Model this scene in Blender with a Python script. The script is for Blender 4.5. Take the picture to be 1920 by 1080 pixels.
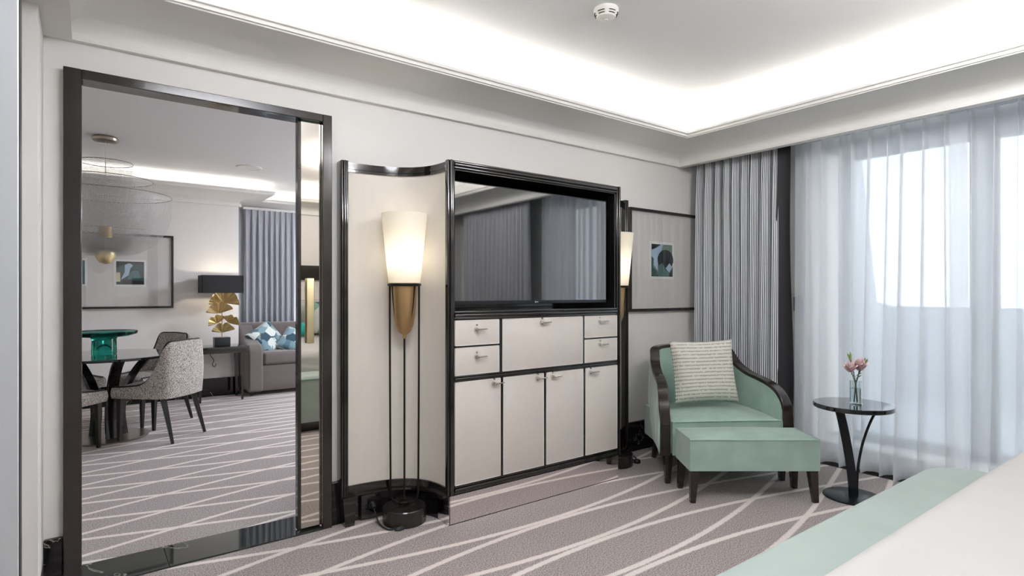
import bpy, bmesh, math, random
from mathutils import Vector, Matrix
random.seed(7)
PI = math.pi
for o in list(bpy.data.objects): bpy.data.objects.remove(o)
S = bpy.context.scene
COL = S.collection

# ------------------------------------------------------------------ camera, world, light, exposure
YAW = math.radians(53.27); CA = math.cos(YAW); SA = math.sin(YAW)
HCAM = 1.25
cam = bpy.data.cameras.new('camera'); cam.sensor_width = 36.0; cam.lens = 1067.7/1920*36
cam.shift_y = 8.6/1920; cam.clip_start = 0.05; cam.clip_end = 200
camo = bpy.data.objects.new('camera', cam); COL.objects.link(camo)
camo.location = (0, 0, HCAM); camo.rotation_euler = (PI/2, 0, YAW-PI/2)
S.camera = camo
w = bpy.data.worlds.new('world'); S.world = w; w.use_nodes = True
bg = w.node_tree.nodes['Background']; bg.inputs[0].default_value = (0.90, 0.95, 1.0, 1); bg.inputs[1].default_value = 1.25
S.view_settings.view_transform = 'Standard'; S.view_settings.look = 'None'
S.view_settings.gamma = 1; S.view_settings.use_curve_mapping = False
S.view_settings.exposure = 1.03
COVE = 12.0      # emission of the cove light strips
COVE2 = 9.0     # emission of the lounge cove strips
LAMP_W = 1.15     # floor lamp bulbs

def area(name, loc, rot, sx, sy, power, col=(1, 1, 1)):
    l = bpy.data.lights.new(name, 'AREA'); l.shape = 'RECTANGLE'; l.size = sx; l.size_y = sy; l.energy = power; l.color = col
    o = bpy.data.objects.new(name, l); COL.objects.link(o); o.location = loc; o.rotation_euler = rot
    return o

FILL_GLOW = 8.5      # glow of the added fill drum between doorway and bed
# ------------------------------------------------------------------ materials
def lin(h):
    h = h.lstrip('#'); c = [int(h[i:i+2], 16)/255 for i in (0, 2, 4)]
    return tuple((x/12.92 if x <= .04045 else ((x+.055)/1.055)**2.4) for x in c)+(1,)
MATS = {}
def nodes(name):
    m = bpy.data.materials.new(name); m.use_nodes = True; MATS[name] = m
    nt = m.node_tree
    return m, nt, nt.nodes, nt.links, nt.nodes['Principled BSDF']
def mat(name, col, rough=.5, metal=0., var=.06, vscale=12., bump=0., bscale=60., coat=0., sheen=0., spec=.5, stretch=None, emit=0):
    """principled surface with procedural grain: noise-driven tone variation and optional bump"""
    m, nt, N, L, p = nodes(name)
    c = lin(col) if isinstance(col, str) else col
    p.inputs['Roughness'].default_value = rough; p.inputs['Metallic'].default_value = metal
    p.inputs['Coat Weight'].default_value = coat; p.inputs['Coat Roughness'].default_value = .03
    p.inputs['Sheen Weight'].default_value = sheen; p.inputs['Sheen Roughness'].default_value = .4
    p.inputs['Specular IOR Level'].default_value = spec
    tc = N.new('ShaderNodeTexCoord'); mp = N.new('ShaderNodeMapping'); L.new(tc.outputs['Object'], mp.inputs[0])
    if stretch: mp.inputs['Scale'].default_value = stretch
    n = N.new('ShaderNodeTexNoise'); n.inputs['Scale'].default_value = vscale; n.inputs['Detail'].default_value = 4
    L.new(mp.outputs[0], n.inputs['Vector'])
    mx = N.new('ShaderNodeMix'); mx.data_type = 'RGBA'
    mx.inputs[6].default_value = tuple(v*(1-var) for v in c[:3])+(1,)
    mx.inputs[7].default_value = tuple(min(1, v*(1+var)) for v in c[:3])+(1,)
    L.new(n.outputs['Fac'], mx.inputs[0]); L.new(mx.outputs[2], p.inputs['Base Color'])
    if bump:
        n2 = N.new('ShaderNodeTexNoise'); n2.inputs['Scale'].default_value = bscale; n2.inputs['Detail'].default_value = 2
        L.new(mp.outputs[0], n2.inputs['Vector'])
        b = N.new('ShaderNodeBump'); b.inputs['Strength'].default_value = bump; b.inputs['Distance'].default_value = .004
        L.new(n2.outputs['Fac'], b.inputs['Height']); L.new(b.outputs[0], p.inputs['Normal'])
    return m
def math_node(N, L, op, a, b=None):
    x = N.new('ShaderNodeMath'); x.operation = op
    for i, v in enumerate((a, b)):
        if v is None: continue
        if isinstance(v, (int, float)): x.inputs[i].default_value = v
        else: L.new(v, x.inputs[i])
    return x.outputs[0]
def carpet(name, y1, s1, y2, s2):
    """speckled wool carpet with two families of gently bowed pale lines woven in"""
    m, nt, N, L, p = nodes(name)
    tc = N.new('ShaderNodeTexCoord'); sp = N.new('ShaderNodeSeparateXYZ'); L.new(tc.outputs['Object'], sp.inputs[0])
    X, Y = sp.outputs[0], sp.outputs[1]
    M = lambda op, a, b=None: math_node(N, L, op, a, b)
    nz = N.new('ShaderNodeTexNoise'); nz.inputs['Scale'].default_value = 55; nz.inputs['Detail'].default_value = 2
    L.new(tc.outputs['Object'], nz.inputs['Vector'])
    wob = M('MULTIPLY', M('SUBTRACT', nz.outputs['Fac'], .5), .012)
    f1 = M('MULTIPLY', M('SUBTRACT', 1, M('COSINE', M('MULTIPLY', M('SUBTRACT', X, 2.05), .785))), .357)
    def fam(val, y0, s):
        t = M('DIVIDE', M('SUBTRACT', val, y0), s)
        d = M('MULTIPLY', M('ABSOLUTE', M('SUBTRACT', M('FRACT', M('ADD', t, 20.5)), .5)), s)
        mr = N.new('ShaderNodeMapRange'); mr.interpolation_type = 'SMOOTHSTEP'
        L.new(M('ADD', d, wob), mr.inputs[0]); mr.inputs[1].default_value = .010; mr.inputs[2].default_value = .021
        mr.inputs[3].default_value = 1; mr.inputs[4].default_value = 0
        return mr.outputs[0]
    a = fam(M('SUBTRACT', Y, f1), y1, s1); b = fam(M('ADD', Y, f1), y2, s2)
    line = M('MAXIMUM', a, b)
    g = N.new('ShaderNodeTexNoise'); g.inputs['Scale'].default_value = 150; g.inputs['Detail'].default_value = 3; g.inputs['Roughness'].default_value = .8
    L.new(tc.outputs['Object'], g.inputs['Vector'])
    cr = N.new('ShaderNodeValToRGB'); e = cr.color_ramp.elements
    e[0].position = .38; e[0].color = lin('#6d6361'); e[1].position = .62; e[1].color = lin('#cdc2bf')
    L.new(g.outputs['Fac'], cr.inputs[0])
    cr2 = N.new('ShaderNodeValToRGB'); e = cr2.color_ramp.elements
    e[0].position = .3; e[0].color = lin('#dcd1cb'); e[1].position = .7; e[1].color = lin('#f4ece6')
    L.new(g.outputs['Fac'], cr2.inputs[0])
    mx = N.new('ShaderNodeMix'); mx.data_type = 'RGBA'
    L.new(line, mx.inputs[0]); L.new(cr.outputs[0], mx.inputs[6]); L.new(cr2.outputs[0], mx.inputs[7])
    L.new(mx.outputs[2], p.inputs['Base Color'])
    p.inputs['Roughness'].default_value = .95; p.inputs['Specular IOR Level'].default_value = .1; p.inputs['Sheen Weight'].default_value = .15
    bp = N.new('ShaderNodeBump'); bp.inputs['Strength'].default_value = .5; bp.inputs['Distance'].default_value = .004
    L.new(g.outputs['Fac'], bp.inputs['Height']); L.new(bp.outputs[0], p.inputs['Normal'])
    return m
def marble(name, base, vein, rough=.08, amount=.60, scale=4.):
    m, nt, N, L, p = nodes(name)
    tc = N.new('ShaderNodeTexCoord')
    n = N.new('ShaderNodeTexNoise'); n.inputs['Scale'].default_value = scale; n.inputs['Detail'].default_value = 8; n.inputs['Distortion'].default_value = 1.6
    L.new(tc.outputs['Object'], n.inputs['Vector'])
    d = math_node(N, L, 'ABSOLUTE', math_node(N, L, 'SUBTRACT', n.outputs['Fac'], amount))
    mr = N.new('ShaderNodeMapRange'); L.new(d, mr.inputs[0]); mr.inputs[1].default_value = 0; mr.inputs[2].default_value = .009; mr.inputs[3].default_value = 1; mr.inputs[4].default_value = 0
    mx = N.new('ShaderNodeMix'); mx.data_type = 'RGBA'; mx.inputs[6].default_value = lin(base); mx.inputs[7].default_value = lin(vein)
    L.new(mr.outputs[0], mx.inputs[0]); L.new(mx.outputs[2], p.inputs['Base Color'])
    p.inputs['Roughness'].default_value = rough
    return m
def stripes_uv(name, dark, light, freq, rough=.8, duty=.5, sheen=.2):
    """fabric with stripes across the U direction of the cloth"""
    m, nt, N, L, p = nodes(name)
    tc = N.new('ShaderNodeTexCoord'); sp = N.new('ShaderNodeSeparateXYZ'); L.new(tc.outputs['UV'], sp.inputs[0])
    fr = math_node(N, L, 'FRACT', math_node(N, L, 'MULTIPLY', sp.outputs[0], freq))
    d = math_node(N, L, 'ABSOLUTE', math_node(N, L, 'SUBTRACT', fr, .5))
    mr = N.new('ShaderNodeMapRange'); mr.interpolation_type = 'SMOOTHSTEP'; L.new(d, mr.inputs[0])
    mr.inputs[1].default_value = duty*.5-.07; mr.inputs[2].default_value = duty*.5+.07; mr.inputs[3].default_value = 0; mr.inputs[4].default_value = 1
    mx = N.new('ShaderNodeMix'); mx.data_type = 'RGBA'; mx.inputs[6].default_value = lin(dark); mx.inputs[7].default_value = lin(light)
    L.new(mr.outputs[0], mx.inputs[0]); L.new(mx.outputs[2], p.inputs['Base Color'])
    p.inputs['Roughness'].default_value = rough; p.inputs['Sheen Weight'].default_value = sheen
    return m
def weave_mat(name, c1, c2, scale=140., rough=.9):
    """small broken two-tone weave"""
    m, nt, N, L, p = nodes(name)
    tc = N.new('ShaderNodeTexCoord'); n = N.new('ShaderNodeTexVoronoi'); n.inputs['Scale'].default_value = scale
    L.new(tc.outputs['Object'], n.inputs['Vector'])
    cr = N.new('ShaderNodeValToRGB'); e = cr.color_ramp.elements; e[0].position = .38; e[0].color = lin(c1); e[1].position = .55; e[1].color = lin(c2)
    L.new(n.outputs['Distance'], cr.inputs[0]); L.new(cr.outputs[0], p.inputs['Base Color'])
    b = N.new('ShaderNodeBump'); b.inputs['Strength'].default_value = .3; b.inputs['Distance'].default_value = .003
    L.new(n.outputs['Distance'], b.inputs['Height']); L.new(b.outputs[0], p.inputs['Normal'])
    p.inputs['Roughness'].default_value = rough; p.inputs['Sheen Weight'].default_value = .2
    return m
def patch_mat(name, cols, scale):
    """printed fabric of angular patches"""
    m, nt, N, L, p = nodes(name)
    tc = N.new('ShaderNodeTexCoord')
    v = N.new('ShaderNodeTexVoronoi'); v.inputs['Scale'].default_value = scale; v.distance = 'MANHATTAN'; L.new(tc.outputs['Object'], v.inputs['Vector'])
    sp = N.new('ShaderNodeSeparateXYZ'); L.new(v.outputs['Color'], sp.inputs[0])
    cr = N.new('ShaderNodeValToRGB'); cr.color_ramp.interpolation = 'CONSTANT'
    el = cr.color_ramp.elements
    while len(el) < len(cols): el.new(.5)
    for i, c in enumerate(cols): el[i].position = i/len(cols); el[i].color = lin(c)
    L.new(sp.outputs[0], cr.inputs[0]); L.new(cr.outputs[0], p.inputs['Base Color'])
    p.inputs['Roughness'].default_value = .85
    return m
def emitter(name, col, strength):
    m, nt, N, L, p = nodes(name)
    p.inputs['Base Color'].default_value = lin(col)
    p.inputs['Emission Color'].default_value = lin(col); p.inputs['Emission Strength'].default_value = strength
    return m
def sheer_mat(name, transp, col='#f2f4f8'):
    m, nt, N, L, p = nodes(name); N.remove(p); out = N['Material Output']
    tc = N.new('ShaderNodeTexCoord'); n = N.new('ShaderNodeTexNoise'); n.inputs['Scale'].default_value = 300; L.new(tc.outputs['Object'], n.inputs['Vector'])
    t = N.new('ShaderNodeBsdfTransparent'); d = N.new('ShaderNodeBsdfDiffuse'); tr = N.new('ShaderNodeBsdfTranslucent')
    d.inputs[0].default_value = lin(col); tr.inputs[0].default_value = lin(col)
    a = N.new('ShaderNodeMixShader'); a.inputs[0].default_value = .5; L.new(d.outputs[0], a.inputs[1]); L.new(tr.outputs[0], a.inputs[2])
    b = N.new('ShaderNodeMixShader')
    mr = N.new('ShaderNodeMapRange'); L.new(n.outputs['Fac'], mr.inputs[0]); mr.inputs[3].default_value = 1-transp-.05; mr.inputs[4].default_value = 1-transp+.05
    L.new(mr.outputs[0], b.inputs[0]); L.new(t.outputs[0], b.inputs[1]); L.new(a.outputs[0], b.inputs[2])
    L.new(b.outputs[0], out.inputs[0])
    return m
def wire_mat(name):
    """fine woven wire: thin diagonal metal threads, open between them"""
    m, nt, N, L, p = nodes(name); out = N['Material Output']
    p.inputs['Base Color'].default_value = lin('#b8b8b5'); p.inputs['Metallic'].default_value = 0; p.inputs['Roughness'].default_value = .4
    tc = N.new('ShaderNodeTexCoord'); sp = N.new('ShaderNodeSeparateXYZ'); L.new(tc.outputs['UV'], sp.inputs[0])
    def diag(sg):
        v = math_node(N, L, 'ADD', math_node(N, L, 'MULTIPLY', sp.outputs[0], 90), math_node(N, L, 'MULTIPLY', sp.outputs[1], 70*sg))
        d = math_node(N, L, 'ABSOLUTE', math_node(N, L, 'SUBTRACT', math_node(N, L, 'FRACT', math_node(N, L, 'ADD', v, 200)), .5))
        return math_node(N, L, 'LESS_THAN', d, .07)
    mask = math_node(N, L, 'MAXIMUM', diag(1), diag(-1))
    t = N.new('ShaderNodeBsdfTransparent'); b = N.new('ShaderNodeMixShader')
    L.new(mask, b.inputs[0]); L.new(t.outputs[0], b.inputs[1]); L.new(p.outputs[0], b.inputs[2]); L.new(b.outputs[0], out.inputs[0])
    return m
def glass_mat(name, col='#ffffff', rough=0., ior=1.45):
    m, nt, N, L, p = nodes(name)
    p.inputs['Base Color'].default_value = lin(col); p.inputs['Transmission Weight'].default_value = 1
    p.inputs['Roughness'].default_value = rough; p.inputs['IOR'].default_value = ior
    return m
def pane_mat(name, transp=.9, tint='#f4f8fa'):
    """thin pane: mostly see-through with a weak mirror coat"""
    m, nt, N, L, p = nodes(name); N.remove(p); out = N['Material Output']
    t = N.new('ShaderNodeBsdfTransparent'); t.inputs[0].default_value = lin(tint)
    g = N.new('ShaderNodeBsdfGlossy'); g.inputs['Roughness'].default_value = .02
    b = N.new('ShaderNodeMixShader'); b.inputs[0].default_value = 1-transp
    L.new(t.outputs[0], b.inputs[1]); L.new(g.outputs[0], b.inputs[2]); L.new(b.outputs[0], out.inputs[0])
    return m

mat('wall', '#e4e1dd', .9, var=.02, vscale=6, bump=.05, bscale=300, spec=.2)
mat('paint', '#e9e7e2', .85, var=.015, spec=.2)
mat('ceiling', '#e9e8e6', .9, var=.01, spec=.1)
mat('black_gloss', '#1b1817', .09, var=.1, coat=.6)
mat('frame_lacquer', '#2b2624', .16, var=.08, coat=.4)
mat('leather_cream', '#d3cbc4', .55, var=.03, vscale=40, bump=.15, bscale=500)
mat('linen_panel', '#dad3c9', .8, var=.05, vscale=30, stretch=(1, 1, .1), bump=.05)
mat('white_edge', '#efebe4', .6)
mat('mirror', '#f3efee', .015, 1.0, var=.01)
mat('bronze_mirror', '#e2dcd2', .012, 1.0, var=.01)
mat('brass', '#c2a173', .36, 1.0, var=.08, stretch=(1, 1, .1))
mat('brass_bright', '#e0cfa4', .38, 1.0, var=.1)
mat('chrome', '#cfcac2', .15, 1.0)
mat('nickel', '#a49a90', .3, 1.0, var=.1)
mat('dark_metal', '#2a2622', .4, .7)
mat('rubber', '#17181a', .5)
mat('tv_screen', '#0b0d10', .03, var=.05, spec=.9, coat=1.0)
MATS['tv_screen'].node_tree.nodes['Principled BSDF'].inputs['IOR'].default_value = 2.1
mat('tv_bezel', '#24262a', .3)
mat('logo_grey', '#b9bbc0', .4)
mat('velvet_green', '#9db6ab', .7, var=.3, vscale=7, sheen=.45, bump=.1, bscale=250)
mat('velvet_bed', '#a8b7b1', .75, var=.10, vscale=6, sheen=.5, bump=.05, bscale=250)
mat('piping_green', '#a5c2b4', .8)
mat('dark_wood', '#2a201c', .22, var=.25, vscale=9, stretch=(1, 1, .15), coat=.3)
mat('table_black', '#15181b', .06, coat=.7)
mat('base_black', '#1c2024', .25, .3)
mat('duvet', '#c3c1bf', .9, var=.02, bump=.04, bscale=20)
mat('white_plastic', '#e2ddd6', .5)
mat('slot_dark', '#242220', .7)
mat('grey_plate', '#8e9093', .4)
mat('lining', '#2b282c', .7, var=.15)
mat('teal_glass_cushion', '#1fb5ae', .6, sheen=.4)
mat('window_frame', '#8d9296', .5)
mat('terrace_wall', '#c9ced3', .9, var=.03)
mat('terrace_tile', '#c7ccd0', .8, var=.04)
mat('grille', '#3a3d40', .5, .4)
mat('wardrobe', '#cbced1', .22, var=.03, stretch=(1, 1, .2), coat=.2)
mat('sofa_velvet', '#6b625f', .75, var=.12, vscale=8, sheen=.7)
mat('shade_black', '#1b191a', .7)
mat('block_black', '#23282b', .3)
mat('chair_frame', '#211d1b', .3, var=.15)
mat('mat_board', '#dad6d3', .8, var=.06, vscale=14, stretch=(1, 1, .04))
mat('print_white', '#e9ebe8', .8)
mat('ink_black', '#20282a', .6); mat('ink_teal', '#4c7474', .6, var=.3, vscale=20); mat('ink_blue', '#a9c2d8', .6, var=.12, vscale=20)
mat('ink_sage', '#6f8a7c', .6, var=.2, vscale=20); mat('ink_dark_teal', '#2a4a4d', .6, var=.25, vscale=16); mat('ink_cream', '#cfc7a8', .6)
mat('water', '#dfe8e6', .05)
mat('stem_green', '#3d5a35', .6, var=.2); mat('bud_green', '#8aa05c', .6, var=.25); mat('petal_pink', '#fbd3d3', .6, var=.18, vscale=60)
mat('curtain_grey', '#b2b4ba', .7, var=.06, sheen=.4)
mat('opal', '#f7f4ea', .35)
mat('led_trough', '#f2f0ec', .8)
mat('headboard', '#b7ada4', .8)
carpet('carpet_bedroom', 2.393, .322, 2.365, .328)
carpet('carpet_lounge', 3.233, .3095, 4.07, .3105)
marble('marble_black', '#121010', '#9c968e')
marble('lamp_stone', '#2b2927', '#77726c', rough=.1)
marble('marble_threshold', '#2a2d2a', '#8f918a', rough=.035, amount=.62, scale=2.5)
stripes_uv('curtain_stripe', '#1b1d22', '#eceef2', 72, duty=.42)
weave_mat('herringbone', '#e0dad3', '#79716a', 180)
weave_mat('chair_plain', '#d8d0c6', '#b8aea4', 200)
patch_mat('patchwork', ['#587a8a', '#d3d9d4', '#7c98a4', '#34505f', '#b2c0bf', '#82948f'], 10.)
patch_mat('patchwork_dark', ['#244a5e', '#dfe6e2', '#8fb3a8', '#2f5d73'], 7.)
emitter('fill_glow', '#f4f6fc', FILL_GLOW); emitter('fill_glow_bright', '#f4f6fc', 21.0); emitter('fill_glow_lounge', '#eef3ff', 24.0); emitter('led', '#fbfaf8', COVE); emitter('led_lounge', '#fbfaf8', COVE2)  # first three: emission of the added fill drums; last two: cove strips
sheer_mat('sheer', .32, '#fafbfd'); sheer_mat('sheer_net', .5)
wire_mat('wire'); pane_mat('pane', .93); pane_mat('picture_glass', .93, '#ffffff')
glass_mat('clear_glass', '#eef4f4'); glass_mat('teal_glass', '#2a9c8c', .05)
# opal lamp glass: scatters the bulb's light through the shade
m, nt, N, L, p = nodes('opal_shade'); N.remove(p)
d = N.new('ShaderNodeBsdfDiffuse'); t = N.new('ShaderNodeBsdfTranslucent'); x = N.new('ShaderNodeMixShader'); x.inputs[0].default_value = .62
d.inputs[0].default_value = lin('#fbf8f0'); t.inputs[0].default_value = lin('#fbf8f0')
L.new(d.outputs[0], x.inputs[1]); L.new(t.outputs[0], x.inputs[2]); L.new(x.outputs[0], N['Material Output'].inputs[0])
# woven cushion with rows of broken dark thread
m, nt, N, L, p = nodes('cushion_weave')
tc = N.new('ShaderNodeTexCoord'); sp = N.new('ShaderNodeSeparateXYZ'); L.new(tc.outputs['UV'], sp.inputs[0])
nz = N.new('ShaderNodeTexNoise'); nz.inputs['Scale'].default_value = 26; L.new(tc.outputs['UV'], nz.inputs['Vector'])
row = math_node(N, L, 'FRACT', math_node(N, L, 'ADD', math_node(N, L, 'MULTIPLY', sp.outputs[1], 17), math_node(N, L, 'MULTIPLY', nz.outputs['Fac'], .5)))
dash = math_node(N, L, 'FRACT', math_node(N, L, 'MULTIPLY', sp.outputs[0], 60))
msk = math_node(N, L, 'MULTIPLY', math_node(N, L, 'LESS_THAN', row, .40), math_node(N, L, 'LESS_THAN', dash, .55))
msk = math_node(N, L, 'MULTIPLY', msk, math_node(N, L, 'GREATER_THAN', nz.outputs['Fac'], .40))
mx = N.new('ShaderNodeMix'); mx.data_type = 'RGBA'; mx.inputs[6].default_value = lin('#dbd9ce'); mx.inputs[7].default_value = lin('#77766c')
L.new(msk, mx.inputs[0]); L.new(mx.outputs[2], p.inputs['Base Color']); p.inputs['Roughness'].default_value = .95
bp = N.new('ShaderNodeBump'); bp.inputs['Strength'].default_value = .5; bp.inputs['Distance'].default_value = .006; L.new(row, bp.inputs['Height']); L.new(bp.outputs[0], p.inputs['Normal'])

# ------------------------------------------------------------------ mesh building helpers
class MB:
    def __init__(s): s.v = []; s.f = []; s.uv = None
    def add(s, v, f):
        o = len(s.v); s.v += [tuple(p) for p in v]; s.f += [tuple(i+o for i in q) for q in f]; return s
    def box(s, x0, x1, y0, y1, z0, z1):
        return s.add([(x0, y0, z0), (x1, y0, z0), (x1, y1, z0), (x0, y1, z0), (x0, y0, z1), (x1, y0, z1), (x1, y1, z1), (x0, y1, z1)],
                     [(0, 3, 2, 1), (4, 5, 6, 7), (0, 1, 5, 4), (1, 2, 6, 5), (2, 3, 7, 6), (3, 0, 4, 7)])
    def rbox(s, x0, x1, y0, y1, z0, z1, r, seg=3):
        b = bmesh.new(); bmesh.ops.create_cube(b, size=1)
        for v in b.verts: v.co = Vector(((x0+x1)/2+v.co.x*(x1-x0), (y0+y1)/2+v.co.y*(y1-y0), (z0+z1)/2+v.co.z*(z1-z0)))
        bmesh.ops.bevel(b, geom=list(b.edges), offset=r, segments=seg, profile=.5, affect='EDGES')
        b.verts.index_update()
        s.add([v.co[:] for v in b.verts], [[v.index for v in f.verts] for f in b.faces]); b.free(); return s
    def frustum(s, p0, r0, p1, r1, n=20, caps=True, sq=False):
        p0 = Vector(p0); p1 = Vector(p1); a = (p1-p0).normalized()
        u = a.orthogonal().normalized() if abs(a.z) < .99 else Vector((1, 0, 0)); u = (u-a*u.dot(a)).normalized(); w_ = a.cross(u)
        vs = []; off = PI/4 if n == 4 else 0
        for p, r in ((p0, r0), (p1, r1)):
            for i in range(n):
                t = 2*PI*i/n+off; vs.append(p+u*math.cos(t)*r+w_*math.sin(t)*r)
        fs = [(i, (i+1) % n, n+(i+1) % n, n+i) for i in range(n)]
        if caps: fs += [tuple(range(n-1, -1, -1)), tuple(range(n, 2*n))]
        return s.add(vs, fs)
    def tube(s, path, r, n=8, closed=False):
        P = [Vector(p) for p in path]; m_ = len(P); rs = r if isinstance(r, (list, tuple)) else [r]*m_
        T = []
        for i in range(m_):
            a = P[(i+1) % m_] if closed or i < m_-1 else P[i]; b = P[i-1] if closed or i > 0 else P[i]
            T.append((a-b).normalized())
        u = T[0].orthogonal().normalized(); vs = []
        for i in range(m_):
            u = (u-T[i]*u.dot(T[i])).normalized(); w_ = T[i].cross(u)
            for k in range(n):
                t = 2*PI*k/n; vs.append(P[i]+(u*math.cos(t)+w_*math.sin(t))*rs[i])
        fs = []
        for i in range(m_ if closed else m_-1):
            j = (i+1) % m_
            for k in range(n): fs.append((i*n+k, i*n+(k+1) % n, j*n+(k+1) % n, j*n+k))
        if not closed: fs += [tuple(range(n-1, -1, -1)), tuple(range((m_-1)*n, m_*n))]
        return s.add(vs, fs)
    def ribbon(s, path, wv, hv):
        """sweep a rectangle: per point a half-width vector and a half-height vector"""
        vs = []; m_ = len(path)
        for p, a, b in zip(path, wv, hv):
            p = Vector(p); a = Vector(a); b = Vector(b)
            vs += [p-a-b, p+a-b, p+a+b, p-a+b]
        fs = []
        for i in range(m_-1):
            for k in range(4): fs.append((i*4+k, i*4+(k+1) % 4, i*4+4+(k+1) % 4, i*4+4+k))
        fs += [(3, 2, 1, 0), tuple(range(m_*4-4, m_*4))]
        return s.add(vs, fs)
    def lathe(s, prof, c=(0, 0, 0), n=32, closed=False):
        vs = []; fs = []; m_ = len(prof)
        for r, z in prof:
            for k in range(n): t = 2*PI*k/n; vs.append((c[0]+r*math.cos(t), c[1]+r*math.sin(t), c[2]+z))
        for i in range(m_-1 if not closed else m_):
            j = (i+1) % m_
            for k in range(n): fs.append((i*n+k, i*n+(k+1) % n, j*n+(k+1) % n, j*n+k))
        if not closed:
            if prof[0][0] > 1e-5: fs.append(tuple(range(n-1, -1, -1)))
            if prof[-1][0] > 1e-5: fs.append(tuple(range((m_-1)*n, m_*n)))
        return s.add(vs, fs)
    def grid(s, fn, nu, nv, uvfn=None, wrap=False):
        o = len(s.v)
        for i in range(nu+1):
            for j in range(nv+1): s.v.append(tuple(fn(i/nu, j/nv)))
        for i in range(nu):
            for j in range(nv):
                a = o+i*(nv+1)+j; s.f.append((a, a+nv+1, a+nv+2, a+1))
        if uvfn:
            s.uv = s.uv or {}
            for i in range(nu+1):
                for j in range(nv+1): s.uv[o+i*(nv+1)+j] = uvfn(i/nu, j/nv)
        return s
    def prism(s, poly, y0, y1, plane='xz'):
        n = len(poly); f = {'xz': lambda a, b, d: (a, d, b), 'xy': lambda a, b, d: (a, b, d), 'yz': lambda a, b, d: (d, a, b)}[plane]
        vs = [f(a, b, y0) for a, b in poly]+[f(a, b, y1) for a, b in poly]
        fs = [tuple(range(n)), tuple(range(2*n-1, n-1, -1))]+[(i, n+i, n+(i+1) % n, (i+1) % n) for i in range(n)]
        return s.add(vs, fs)
    def build(s, name, m, parent=None, angle=35, bevel=0, world=True, recalc=True):
        vs = s.v
        if parent is not None and world:
            r = parent
            while r.parent: r = r.parent
            inv = (Matrix.Translation(r.location) @ r.rotation_euler.to_matrix().to_4x4()).inverted()
            vs = [inv @ Vector(v) for v in vs]
        me = bpy.data.meshes.new(name); me.from_pydata([tuple(v) for v in vs], [], s.f)
        if s.uv:
            ul = me.uv_layers.new(name='UVMap')
            for lp in me.loops: ul.data[lp.index].uv = s.uv.get(lp.vertex_index, (0, 0))
        if recalc:
            b = bmesh.new(); b.from_mesh(me); bmesh.ops.recalc_face_normals(b, faces=b.faces); b.to_mesh(me); b.free()
        me.materials.append(MATS[m] if isinstance(m, str) else m)
        for p_ in me.polygons: p_.use_smooth = True
        me.set_sharp_from_angle(angle=math.radians(angle))
        o = bpy.data.objects.new(name, me); COL.objects.link(o)
        if parent is not None: o.parent = parent
        if bevel:
            bv = o.modifiers.new('bevel', 'BEVEL'); bv.width = bevel; bv.segments = 2; bv.limit_method = 'ANGLE'; bv.angle_limit = math.radians(40)
        return o
def tag(o, label=None, cat=None, group=None, kind=None):
    if label: o['label'] = label
    if cat: o['category'] = cat
    if group: o['group'] = group
    if kind: o['kind'] = kind
    return o
def thing(name, label, cat, loc=(0, 0, 0), rotz=0, group=None):
    o = bpy.data.objects.new(name, None); COL.objects.link(o); o.empty_display_size = .1
    o.location = loc; o.rotation_euler = (0, 0, rotz)
    return tag(o, label, cat, group)
def struct(name, mb, m, label=None, **k):
    o = mb.build(name, m, **k); return tag(o, label, kind='structure')
def copy_tree(o, parent=None):
    c = o.copy(); COL.objects.link(c); c.parent = parent
    for ch in o.children: copy_tree(ch, c)
    return c
def crm(pts, n):
    """Catmull-Rom through the points"""
    P = [Vector(p) for p in pts]; P = [2*P[0]-P[1]]+P+[2*P[-1]-P[-2]]; out = []
    m_ = len(P)-3
    for i in range(m_):
        for k in range(n):
            t = k/n; a, b, c, d = P[i:i+4]
            out.append(.5*((2*b)+(-a+c)*t+(2*a-5*b+4*c-d)*t*t+(-a+3*b-3*c+d)*t**3))
    out.append(P[-2].copy()); return out
def rf(r, fw):
    """room position of a point given across and along the viewing axis of the camera spot"""
    return (r*SA+fw*CA, -r*CA+fw*SA)
RV = YAW-PI/2

# ------------------------------------------------------------------ the bedroom shell
YW = 3.04; XR = 4.04; XL = -.08; YF = -1.85; CEIL = 2.70
ZS = 2.31
struct('floor', MB().box(-1.7, 4.72, -2.0, 3.06, -.12, 0), 'carpet_bedroom', 'taupe carpet with crossing pale woven lines')
bw = MB()
bw.box(-1.7, -.05, YW, 3.29, 0, 2.75).box(1.01, 4.9, YW, 3.29, 0, 2.75).box(-.05, 1.01, YW, 3.085, 2.186, 2.75).box(-.05, 1.01, 3.085, 3.29, 2.238, 2.75)
struct('wall_back', bw, 'wall', 'cream wall holding the doorway')
struct('wall_front', MB().box(-1.7, 4.9, -2.05, YF, 0, 2.75), 'wall')
struct('wall_left', MB().box(-1.85, -1.7, -2.05, 3.29, 0, 2.75), 'wall')
# window wall: solid beside the opening, lintel above
ww = MB().box(4.47, 4.9, 2.12, YW, 0, 2.75).box(4.47, 4.9, YF, .12, 0, 2.75).box(4.47, 4.9, .12, 2.12, 2.42, 2.75)
struct('wall_right', ww, 'wall')
struct('ceiling', MB().box(-.5, 4.9, YF-.2, YW+.1, CEIL, CEIL+.1), 'ceiling', 'white ceiling panel lit by hidden cove light')
struct('ceiling', MB().box(-1.7, XL-.03, YF, YW, ZS, CEIL), 'paint', 'low soffit over the entrance side')
struct('wall_pillar', MB().box(-.75, -.145, 2.722, YW, 0, ZS), 'wall', 'shallow cream pilaster left of the doorway').name = 'wall_pilaster'

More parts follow.
